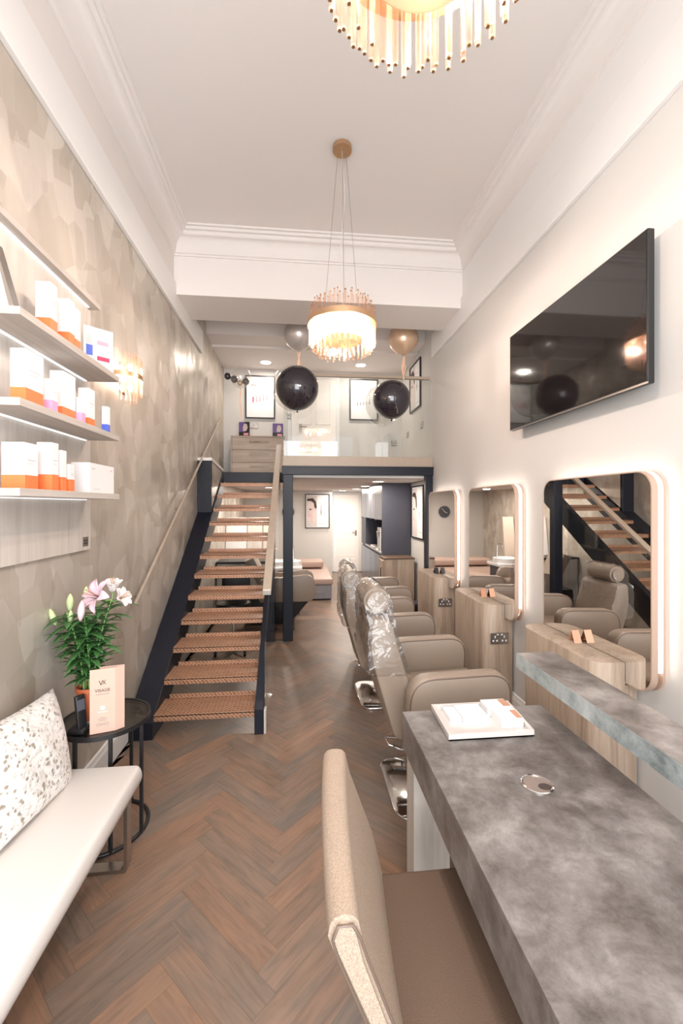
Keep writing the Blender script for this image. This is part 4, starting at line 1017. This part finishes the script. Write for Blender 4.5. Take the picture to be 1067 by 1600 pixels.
card_box('product_box', 'wide plain white carton at the far end of the bottom shelf', -1.117, -1.03, 2.212, 2.49, SZ[2] + 0.0005, 0.150, 0, (('x', 0.08, 0.2, 0.80, 0.84, 'inkpale'), ('x', 0.85, 0.9, 0.82, 0.86, 'rose'), ('x', 0.15, 0.4, 0.12, 0.14, 'inkpale')), 'box', g3)
# white display board leaning at the near end of the top shelf
t = thing('display_board', 'white leaning display board at the near end of the top shelf', 'display board', (-1.09, 1.68, SZ[0]))
bm = B(); prism(bm, [(-1.155, SZ[0] + 0.004), (-1.155, SZ[0] + 0.26), (-1.10, SZ[0] + 0.235), (-1.045, SZ[0] + 0.004)], 'y', 1.66, 1.675)
obj('board', bm, M['white'], t, True)
bm = B(); prism(bm, [(-1.10, SZ[0] + 0.243), (-1.105, SZ[0] + 0.235), (-1.05, SZ[0] + 0.001), (-1.036, SZ[0] + 0.001), (-1.036, SZ[0] + 0.012)], 'y', 1.658, 1.70)
obj('edge', bm, M['satin'], t, True)
# printed show card, set at an angle near the far end of the top shelf
t = thing('show_card', 'show card with blue bottle and pink stripes, far end of the top shelf', 'show card', (-1.07, 2.40, SZ[0]))
pA = Vector((-1.125, 2.352)); pB = Vector((-1.02, 2.452)); cz0, cz1 = SZ[0] + 0.002, SZ[0] + 0.235
obj('card', card(pA, pB, cz0, cz1, 0.003), M['white'], t, True)
def on_card(nm, u0, u1, v0, v1, mm):
    d = (pB - pA); n = Vector((d.y, -d.x)).normalized() * 0.001
    a = pA + d * u0 + n; b = pA + d * u1 + n
    obj(nm, card(a, b, cz0 + (cz1 - cz0) * v0, cz0 + (cz1 - cz0) * v1, 0.0006), M[mm], t, True)
on_card('print', 0.08, 0.30, 0.34, 0.58, 'blue'); on_card('print', 0.09, 0.29, 0.60, 0.82, 'inkpale')
on_card('print', 0.45, 0.85, 0.62, 0.72, 'rose'); on_card('print', 0.45, 0.88, 0.26, 0.36, 'red'); on_card('print', 0.4, 0.8, 0.82, 0.85, 'inkpale')
lamp('shelf_strip_lamp', 'AREA', (-1.13, 2.05, SZ[0] - 0.04), 0.5, (0.95, 0.97, 1.0), 0.8, (0, 0, 0), 0.03)

# ------------------------------------------------------------------ posters, doors, clock
def poster(label, c, w_, h_, face, art, grp=None):
    t = thing('framed_poster', label, 'poster', c, 0 if face == '-y' else R_(-90), grp)
    bm = B(); th = 0.018
    box(bm, -w_ / 2, w_ / 2, -0.022, 0, -h_ / 2, -h_ / 2 + th); box(bm, -w_ / 2, w_ / 2, -0.022, 0, h_ / 2 - th, h_ / 2)
    box(bm, -w_ / 2, -w_ / 2 + th, -0.022, 0, -h_ / 2 + th, h_ / 2 - th); box(bm, w_ / 2 - th, w_ / 2, -0.022, 0, -h_ / 2 + th, h_ / 2 - th)
    obj('frame', bm, M['black'], t)
    obj('print', box(B(), -w_ / 2 + th, w_ / 2 - th, -0.008, 0, -h_ / 2 + th, h_ / 2 - th), M['white'], t)
    def sh(poly, mm, d=0.0):
        obj('artwork', prism(B(), [(x * w_, z * h_) for x, z in poly], 'y', -0.0095 - d, -0.008), M[mm], t)
    R4 = lambda a, b, c_, d_: [(a, c_), (b, c_), (b, d_), (a, d_)]
    if art == 'vials':
        for k in range(5):
            x = -0.24 + k * 0.115; zb_ = -0.12 + 0.02 * k
            sh(R4(x - 0.022, x + 0.022, zb_, zb_ + 0.12), 'rose' if k else 'red'); sh(R4(x - 0.016, x + 0.016, zb_ + 0.12, zb_ + 0.22 + 0.02 * (k % 3)), 'inkpale'); sh(R4(x - 0.028, x + 0.028, zb_ - 0.02, zb_ + 0.01), 'rose', 0.0004)
        sh(R4(-0.32, -0.12, 0.26, 0.29), 'inkgrey'); sh(R4(-0.10, 0.04, 0.262, 0.288), 'inkpale'); sh(R4(0.06, 0.18, 0.26, 0.29), 'inkgrey'); sh(R4(-0.32, 0.0, 0.32, 0.335), 'inkpale')
    elif art == 'pens':
        for k in range(5):
            x = -0.22 + k * 0.105; zb_ = -0.10 + 0.01 * k
            sh(R4(x - 0.008, x + 0.008, zb_, zb_ + 0.24), 'inkgrey' if k > 1 else 'inkpale'); sh(R4(x - 0.02, x + 0.02, zb_ - 0.05, zb_ + 0.03), 'inkgrey', 0.0004)
        sh(R4(-0.3, 0.02, 0.26, 0.275), 'inkpale')
    else:
        sh(R4(-0.44, -0.02, -0.46, 0.45), 'inkpale')
        sh([(-0.44, -0.30), (-0.40, 0.22), (-0.28, 0.30), (-0.12, 0.26), (-0.04, 0.05), (-0.08, -0.16), (-0.06, -0.30), (-0.10, -0.38)], 'skin', 0.0004)
        sh([(-0.44, 0.30), (-0.42, 0.36), (-0.18, 0.38), (-0.07, 0.28), (-0.03, 0.12), (-0.07, 0.06), (-0.12, 0.10), (-0.16, 0.24), (-0.26, 0.29)], 'ink', 0.0008)
        sh([(-0.36, 0.05), (-0.30, 0.075), (-0.22, 0.05), (-0.30, 0.025)], 'ink', 0.0008); sh([(-0.42, -0.14), (-0.33, -0.12), (-0.26, -0.145), (-0.33, -0.165)], 'rose', 0.0008)
        sh([(0.14, 0.20), (0.155, 0.20), (0.165, 0.05), (0.18, -0.03), (0.16, -0.12), (0.13, -0.12), (0.12, -0.03), (0.135, 0.05)], 'inkgrey')
        sh(R4(0.03, 0.34, 0.235, 0.25), 'inkpale'); sh(R4(0.2, 0.38, -0.06, -0.05), 'inkpale'); sh(R4(0.04, 0.38, -0.38, -0.365), 'inkpale')
    return t
poster('black-framed poster of pink vials on the mezzanine, above the drawers', (-0.617, 6.998, 3.42), 0.475, 0.70, '-y', 'vials')
poster('black-framed poster of grey tubes on the mezzanine back wall, behind the right balloon', (1.09, 6.998, 3.42), 0.478, 0.69, '-y', 'pens')
poster('black-framed poster on the mezzanine side wall at the upper right', (XR + 0.038, 6.14, 3.42), 0.56, 0.70, '-x', 'face')
poster('black-framed face poster on the back wall under the mezzanine', (0.443, 9.798, 1.523), 0.565, 0.79, '-y', 'face')
poster('black-framed face poster on the side wall under the mezzanine, above the wooden cabinet', (XR + 0.038, 6.02, 1.555), 0.62, 0.775, '-x', 'face')

def door(name, x0, x1, z0, z1, y, hx, rows):
    bm = B(); box(bm, x0, x1, y - 0.035, y, z0, z1, 0.002)
    cols = [(x0 + 0.09, (x0 + x1) / 2 - 0.035), ((x0 + x1) / 2 + 0.035, x1 - 0.09)]
    o = struct(name, bm, M['door'])
    for a, b in cols:
        for r0, r1 in rows:
            bm = B(); zz0, zz1 = z0 + (z1 - z0) * r0, z0 + (z1 - z0) * r1
            for q in ((a, b, zz0, zz0 + 0.012), (a, b, zz1 - 0.012, zz1), (a, a + 0.012, zz0, zz1), (b - 0.012, b, zz0, zz1)):
                box(bm, q[0], q[1], y - 0.041, y - 0.034, q[2], q[3], 0.002)
            obj('door_panel', bm, M['door'], o)
    zc = z0 + (z1 - z0) * 0.5
    bm = B(); box(bm, hx - 0.022, hx + 0.022, y - 0.043, y - 0.035, zc - 0.07, zc + 0.07, 0.002)
    tube(bm, [(hx, y - 0.04, zc + 0.02), (hx, y - 0.075, zc + 0.02), (hx + (0.1 if hx < (x0 + x1) / 2 else -0.1), y - 0.075, zc + 0.02)], 0.009, 8)
    obj('door_handle', bm, M['satin'], o)
    bm = B(); box(bm, x0 - 0.06, x0 - 0.003, y - 0.02, y, z0, z1 + 0.06, 0.003); box(bm, x1 + 0.003, x1 + 0.06, y - 0.02, y, z0, z1 + 0.06, 0.003); box(bm, x0 - 0.003, x1 + 0.003, y - 0.02, y, z1 + 0.003, z1 + 0.06, 0.003)
    obj('door_architrave', bm, M['trimw'], o)
    return o
door('door_1', -0.11, 0.62, 2.11, 3.73, 7.0, 0.035, [(0.06, 0.46), (0.54, 0.95)])
door('door_2', 0.86, 1.50, 0.005, 1.93, YB, 1.43, [(0.06, 0.16), (0.20, 0.44), (0.50, 0.95)])

t = thing('wall_clock', 'round dark wall clock on the back wall under the mezzanine, half behind the post', 'clock', (-0.23, 9.8, 1.503))
obj('case', cyl(B(), (0, 0, 0), (0, -0.03, 0), 0.14, 36), M['charc'], t, smooth=30)
bm = B(); box(bm, -0.004, 0.004, -0.034, -0.031, -0.015, 0.10)
bmesh.ops.rotate(bm, cent=(0, 0, 0), matrix=Matrix.Rotation(R_(40), 3, 'Y'), verts=bm.verts); obj('minute_hand', bm, M['white'], t)
bm = B(); box(bm, -0.005, 0.005, -0.036, -0.0345, -0.015, 0.07)
bmesh.ops.rotate(bm, cent=(0, 0, 0), matrix=Matrix.Rotation(R_(-115), 3, 'Y'), verts=bm.verts); obj('hour_hand', bm, M['white'], t)
bm = B()
for k in range(12):
    a = k * PI / 6; box(bm, 0.12 * math.sin(a) - 0.004, 0.12 * math.sin(a) + 0.004, -0.0315, -0.030, 0.12 * math.cos(a) - 0.004, 0.12 * math.cos(a) + 0.004)
obj('hour_marks', bm, M['inkpale'], t)

# ------------------------------------------------------------------ balloons
def balloon(name, label, c, r, m, grp=None, knot=True, ribbon=None):
    t = thing(name, label, 'balloon', c, group=grp)
    bm = B(); prof_ = []
    for k in range(25):
        a = PI * k / 24; z = -math.cos(a); rr = math.sin(a)
        if z < 0: z = z * (1 + 0.06 * (-z) ** 3)
        prof_.append((max(rr * r, 0.0005), z * r))
    lathe(bm, prof_, (0, 0, 0), 48); obj('skin', bm, M[m], t, smooth=80)
    if knot:
        bm = B(); lathe(bm, [(0.002, 0), (0.010, -0.012), (0.014, -0.022), (0.001, -0.022)], (0, 0, -r * 1.055), 12); obj('knot', bm, M[m], t, smooth=60)
    if ribbon:
        rr_ = random.Random(int(c[0] * 100))
        for j in range(ribbon[1]):
            pts = []; ph = rr_.uniform(0, 6)
            for k in range(14):
                s = k / 13; pts.append((0.012 * math.sin(6 * s + ph) + (j - 1) * 0.006, 0.010 * math.cos(5 * s + ph), -r * 1.07 - 0.02 - s * ribbon[0] * rr_.uniform(0.95, 1.0)))
            bm = B(); prev = None
            for k, p in enumerate(pts):
                wd = 0.006; cur = [bm.verts.new((p[0] - wd, p[1], p[2])), bm.verts.new((p[0] + wd, p[1] + 0.002, p[2]))]
                if prev: bm.faces.new((prev[0], prev[1], cur[1], cur[0]))
                prev = cur
            o = obj('ribbon', bm, M['ribbon'], t); o.modifiers.new('thickness', 'SOLIDIFY').thickness = 0.0008
    return t
balloon('balloon', 'larger glossy black balloon left of centre at the mezzanine rail', (-0.012, 4.98, 3.03), 0.252, 'balloonk', None)
balloon('balloon', 'glossy black balloon on the right of the mezzanine rail', (1.112, 4.98, 2.925), 0.226, 'balloonk', None)
balloon('balloon', 'clear balloon peeking out behind the larger black balloon', (-0.055, 5.60, 3.20), 0.295, 'balloonc', None)
balloon('balloon', 'clear balloon peeking out behind the right-hand black balloon', (1.16, 5.60, 3.03), 0.265, 'balloonc', None)
balloon('balloon', 'silver balloon floating under the ceiling, left of the chandelier', (0.008, 5.2, 3.745), 0.185, 'balloons', None, ribbon=(0.28, 3))
balloon('balloon', 'gold balloon floating under the ceiling, right of the chandelier', (1.312, 5.2, 3.745), 0.185, 'balloong', None, ribbon=(0.30, 4))
cb = (-0.80, 6.0, 3.44)
balloon('balloon', 'clear balloon filled with tiny balloons, near the patterned wall on the mezzanine', cb, 0.145, 'balloonc', None, ribbon=(0.40, 2))
for (dx, dz, r_, mm, lb) in ((-0.175, 0.005, 0.046, 'balloonk', 'tiny black balloon just outside the filled clear balloon, by the wall'), (-0.085, -0.035, 0.05, 'balloonk', 'tiny black balloon at the left inside the clear balloon'), (0.075, -0.06, 0.047, 'balloonk', 'tiny black balloon at the right inside the clear balloon'), (-0.005, -0.085, 0.04, 'balloong', 'tiny gold balloon at the bottom inside the clear balloon')):
    o = obj('mini_balloon', ball(B(), (0, 0, 0), r_, 24, 16, (1, 1, 1.05)), M[mm], smooth=80); o.location = (cb[0] + dx, cb[1] - 0.01, cb[2] + dz)
    tag(o, lb, 'balloon', 'tiny balloons')

# ------------------------------------------------------------------ mezzanine furniture
t = thing('chest_of_drawers', 'grey-brown wooden three-drawer chest on the mezzanine at the top of the stairs', 'chest of drawers', (-0.61, 6.8, 2.11))
bm = B(); box(bm, -1.03, -1.012, 6.6, 6.99, 2.11, 2.70); box(bm, -0.218, -0.20, 6.6, 6.99, 2.11, 2.70); box(bm, -1.03, -0.20, 6.6, 6.99, 2.70, 2.722); box(bm, -1.012, -0.218, 6.62, 6.99, 2.11, 2.70)
obj('carcass', bm, M['woodx'], t, True)
for k in range(3):
    z0 = 2.125 + k * 0.192; dr = obj('drawer', box(B(), -1.009, -0.221, 6.596, 6.62, z0, z0 + 0.187, 0.002), M['woodx'], t, True)
    zz = z0 + 0.115
    obj('handle', tube(B(), [(-0.74, 6.596, zz), (-0.74, 6.57, zz), (-0.45, 6.57, zz), (-0.45, 6.596, zz)], 0.010, 8), M['chrome'], dr, True, smooth=40)
def leaflet(label, c, w_, h_, rz, left):
    t = thing('counter_card', label, 'counter card', c, rz)
    obj('board', box(B(), -w_ / 2, w_ / 2, -0.004, 0.004, 0, h_), M['black'], t)
    def bx(a, b, c_, d_, mm, k=0): obj('print', box(B(), -w_ / 2 + a * w_, -w_ / 2 + b * w_, -0.0055 - k, -0.0038, h_ * c_, h_ * d_), M[mm], t)
    bx(0.0, 0.6 if left else 1.0, 0.34, 1.0, 'purple'); bx(0.45, 0.9, 0.10, 0.26, 'rose', 0.0002)
    obj('print', prism(B(), [(w_ * p[0], h_ * p[1]) for p in ((-0.1, 0.38), (0.22, 0.40), (0.34, 0.62), (0.26, 0.86), (0.0, 0.88), (-0.12, 0.66))], 'y', -0.0064, -0.0055), M['skin'], t)
leaflet('black and purple portrait card at the left end of the mezzanine drawers', (-0.84, 6.72, 2.722), 0.17, 0.235, R_(-12), True)
leaflet('black and purple portrait card at the right end of the mezzanine drawers', (-0.32, 6.72, 2.722), 0.165, 0.22, R_(8), False)
def loose_socket(label, x, y, z, face, w_=0.15):
    o = socket(None, x, y, z, face, w_); tag(o, label, 'socket'); return o
loose_socket('metal double socket on the mezzanine back wall above the drawers', -0.725, 6.999, 2.955, '-y')
loose_socket('metal socket on the mezzanine side wall, highest and nearest of the three', XR + 0.04, 5.83, 2.79, '-x', 0.11)
loose_socket('metal socket on the mezzanine side wall, the one below the poster', XR + 0.04, 6.6, 2.78, '-x', 0.11)
loose_socket('metal socket low on the mezzanine back wall near the corner', 1.60, 6.999, 2.70, '-y', 0.09)
loose_socket('small switch on the mezzanine wall left of the door', -0.15, 6.98, 3.12, '-y', 0.08)

# ------------------------------------------------------------------ under the mezzanine
t = thing('coffee_cabinet', 'tall charcoal cabinet with a coffee niche on the right under the mezzanine', 'cabinet', (1.5, 7.4, 0))
CXf = 1.285
obj('end_panel', box(B(), CXf, XR + 0.03, 6.4, 6.43, 0, 1.995), M['charc'], t, True)
bm = B(); box(bm, CXf + 0.02, XR + 0.03, 6.43, 8.5, 0, 0.9); box(bm, CXf + 0.02, XR + 0.03, 6.43, 8.5, 1.42, 1.995); box(bm, XR - 0.0, XR + 0.03, 6.43, 8.5, 0.9, 1.42); box(bm, CXf, XR + 0.03, 8.0, 8.5, 0.9, 1.42)
obj('carcass', bm, M['charc'], t, True)
for k in range(4):
    y0 = 6.44 + k * 0.515
    dr = obj('door', box(B(), CXf, CXf + 0.02, y0, y0 + 0.505, 1.425, 1.98, 0.002), M['charcgloss'], t, True)
    dr = obj('door', box(B(), CXf, CXf + 0.02, y0, y0 + 0.505, 0.06, 0.86, 0.002), M['charcgloss'], t, True)
    obj('handle', box(B(), CXf - 0.018, CXf, y0 + 0.4, y0 + 0.47, 1.41, 1.425), M['black'], dr, True)
obj('worktop', box(B(), CXf - 0.01, XR + 0.02, 6.44, 7.99, 0.90, 0.925, 0.003), M['satin'], t, True)
t = thing('coffee_machine', 'chrome coffee machine in the niche of the charcoal cabinet', 'coffee machine', (1.42, 6.85, 0.925))
obj('body', box(B(), 1.32, 1.62, 6.70, 7.0, 0.925, 1.29, 0.01), M['satin'], t, True)
obj('front_plate', box(B(), 1.31, 1.325, 6.69, 6.71, 0.87, 1.30, 0.003), M['white'], t, True)
obj('drip_tray', box(B(), 1.295, 1.32, 6.78, 7.0, 0.925, 0.96, 0.003), M['chrome'], t, True)
bm = B(); cyl(bm, (1.305, 6.88, 1.22), (1.305, 6.88, 1.13), 0.012, 10); cyl(bm, (1.32, 6.88, 1.22), (1.29, 6.88, 1.22), 0.02, 12); obj('spout', bm, M['chrome'], t, True)
o = obj('serving_tray', box(B(), 1.30, 1.5, 7.15, 7.55, 0.926, 0.95, 0.006), M['acry']); tag(o, 'white tray on the worktop beyond the coffee machine', 'tray')

t = thing('retail_cabinet', 'pale oak low cabinet with dark top in front of the charcoal cabinet', 'cabinet', (1.46, 6.2, 0))
obj('body', box(B(), 1.245, 1.69, 6.05, 6.39, 0, 0.862, 0.002), M['wood'], t, True)
obj('top', box(B(), 1.24, 1.70, 6.045, 6.395, 0.862, 0.885, 0.002), M['seatbrown'], t, True)
d_ = obj('door', box(B(), 1.228, 1.245, 6.08, 6.37, 0.05, 0.84, 0.002), M['wood'], t, True)
obj('handle', tube(B(), [(1.228, 6.12, 0.74), (1.205, 6.12, 0.74), (1.205, 6.12, 0.54), (1.228, 6.12, 0.54)], 0.006, 8), M['black'], d_, True)
t = thing('waste_bin', 'small black bin between the oak cabinet and the farthest console', 'bin', (1.60, 5.62, 0))
obj('body', box(B(), 1.52, 1.67, 5.52, 5.72, 0, 0.30, 0.01), M['black'], t, True); obj('lid', box(B(), 1.515, 1.675, 5.515, 5.725, 0.30, 0.335, 0.01), M['charc'], t, True)

# backwash unit: reclining wash chair on a black wedge base
t = thing('backwash_chair', 'taupe backwash chair on a black wedge base, behind the steel post', 'backwash chair', (-0.1, 5.95, 0))
obj('wedge_base', prism(B(), [(-0.62, 0.06), (-0.12, 0.06), (0.16, 0.38), (0.14, 0.44), (-0.70, 0.44), (-0.72, 0.2)], 'y', 5.72, 6.18, bev=0.01), M['black'], t, True, smooth=30)
obj('floor_plate', box(B(), -0.7, -0.05, 5.65, 6.25, 0, 0.06, 0.005), M['seatbrown'], t, True)
obj('seat', box(B(), -0.52, 0.16, 5.74, 6.16, 0.44, 0.56, 0.03, 4), M['leather'], t, True, smooth=50)
for y in (5.68, 6.14):
    a_ = obj('armrest', prism(B(), side_outline([(-0.52, 0.36), (0.18, 0.36), (0.25, 0.46), (0.20, 0.73), (-0.52, 0.66)], [0.04, 0.06, 0.08, 0.12, 0.04]), 'y', y, y + 0.08, bev=0.015), M['leather'], t, True, smooth=40)
obj('backrest', prism(B(), [(-0.50, 0.50), (-0.36, 0.52), (-0.60, 0.95), (-0.72, 0.90)], 'y', 5.76, 6.14, bev=0.03), M['leather'], t, True, smooth=40)
t = thing('wash_basin', 'pale ceramic wash basin on a stand behind the backwash chair', 'basin', (-0.35, 6.65, 0))
obj('stand', box(B(), -0.36, 0.02, 6.45, 6.85, 0, 0.66, 0.01), M['charc'], t, True)
bm = B(); box(bm, -0.39, 0.06, 6.42, 6.9, 0.66, 0.72, 0.02); lathe(bm, [(0.17, 0), (0.20, 0), (0.20, 0.07), (0.18, 0.075), (0.14, 0.01), (0.001, 0.006)], (-0.15, 6.65, 0.72), 28); obj('bowl', bm, M['ceramic'], t, True, smooth=40)
obj('tap', tube(B(), [(-0.08, 6.80, 0.78), (-0.08, 6.80, 0.98), (-0.10, 6.74, 1.02), (-0.12, 6.68, 0.98)], 0.012, 8), M['chrome'], t, True, smooth=60)

t = thing('treatment_bed', 'blush padded treatment bed on a grey box base near the back wall', 'treatment bed', (-0.1, 8.2, 0))
obj('base', box(B(), -0.8, 0.58, 7.36, 9.1, 0.02, 0.27, 0.01), M['greyvinyl'], t, True)
obj('base_strip', box(B(), 0.0, 0.42, 7.352, 7.36, 0.14, 0.15), M['satin'], t, True)
obj('mattress', box(B(), -0.82, 0.60, 7.34, 9.12, 0.27, 0.375, 0.02, 3), M['pinkbed'], t, True, smooth=50)
obj('bolster', box(B(), -0.8, 0.50, 8.5, 9.0, 0.40, 0.53, 0.03, 3), M['pinkbed'], t, True, smooth=50)

# units seen through the open treads
t = thing('nail_desk', 'pale wood-grain cabinet seen through the stairs, against the patterned wall', 'cabinet', (-0.8, 6.3, 0))
obj('body', box(B(), -1.18, -0.44, 6.3, 6.62, 0, 0.80, 0.003), M['woodpale'], t, True)
obj('top', box(B(), -1.19, -0.42, 6.28, 6.64, 0.80, 0.83, 0.003), M['black'], t, True)
for i, (x0, x1, mm) in enumerate(((-1.19, -0.86, 'white'), (-0.84, -0.60, 'woodpale'), (-0.58, -0.38, 'panelcream'))):
    bm = B(); prism(bm, [(7.0, 0.0), (7.05, 0.0), (7.25, 1.45), (7.20, 1.45)], 'x', x0, x1)
    o = obj('leaning_panel', bm, M[mm]); tag(o, ['white tall panel leaning behind the stairs, against the patterned wall', 'pale wood tall panel leaning behind the stairs, centre of three', 'beige tall panel leaning behind the stairs, nearest the post'][i], 'panel', 'tall panels behind the stairs')

t = thing('swivel_stool', 'black swivel stool with chrome star base seen through the stairs', 'stool', (-0.74, 4.95, 0))
bm = B()
for k in range(5):
    a = k * 2 * PI / 5 + 0.3; tube(bm, [(0, 0, 0.10), (0.14 * math.cos(a), 0.14 * math.sin(a), 0.085), (0.27 * math.cos(a), 0.27 * math.sin(a), 0.06)], [0.018, 0.014, 0.010], 8)
obj('star_base', bm, M['chrome'], t, smooth=50)
for k in range(5):
    a = k * 2 * PI / 5 + 0.3; x, y = 0.27 * math.cos(a), 0.27 * math.sin(a)
    obj('caster', cyl(B(), (x - 0.012, y, 0.027), (x + 0.012, y, 0.027), 0.027, 16), M['black'], t, smooth=40)
obj('gas_lift', cyl(B(), (0, 0, 0.09), (0, 0, 0.46), 0.022, 14), M['chrome'], t, smooth=40)
obj('seat', lathe(B(), [(0.001, 0.46), (0.18, 0.46), (0.20, 0.49), (0.19, 0.54), (0.15, 0.56), (0.001, 0.565)], (0, 0, 0), 36), M['black'], t, smooth=50)
obj('backrest', prism(B(), side_outline([(-0.17, 0.62), (0.17, 0.62), (0.16, 0.86), (-0.16, 0.86)], 0.06), 'y', 0.19, 0.235, bev=0.01), M['black'], t, smooth=40)
obj('back_bracket', tube(B(), [(0, 0.05, 0.45), (0, 0.22, 0.47), (0, 0.225, 0.70)], 0.012, 8), M['black'], t, smooth=60)
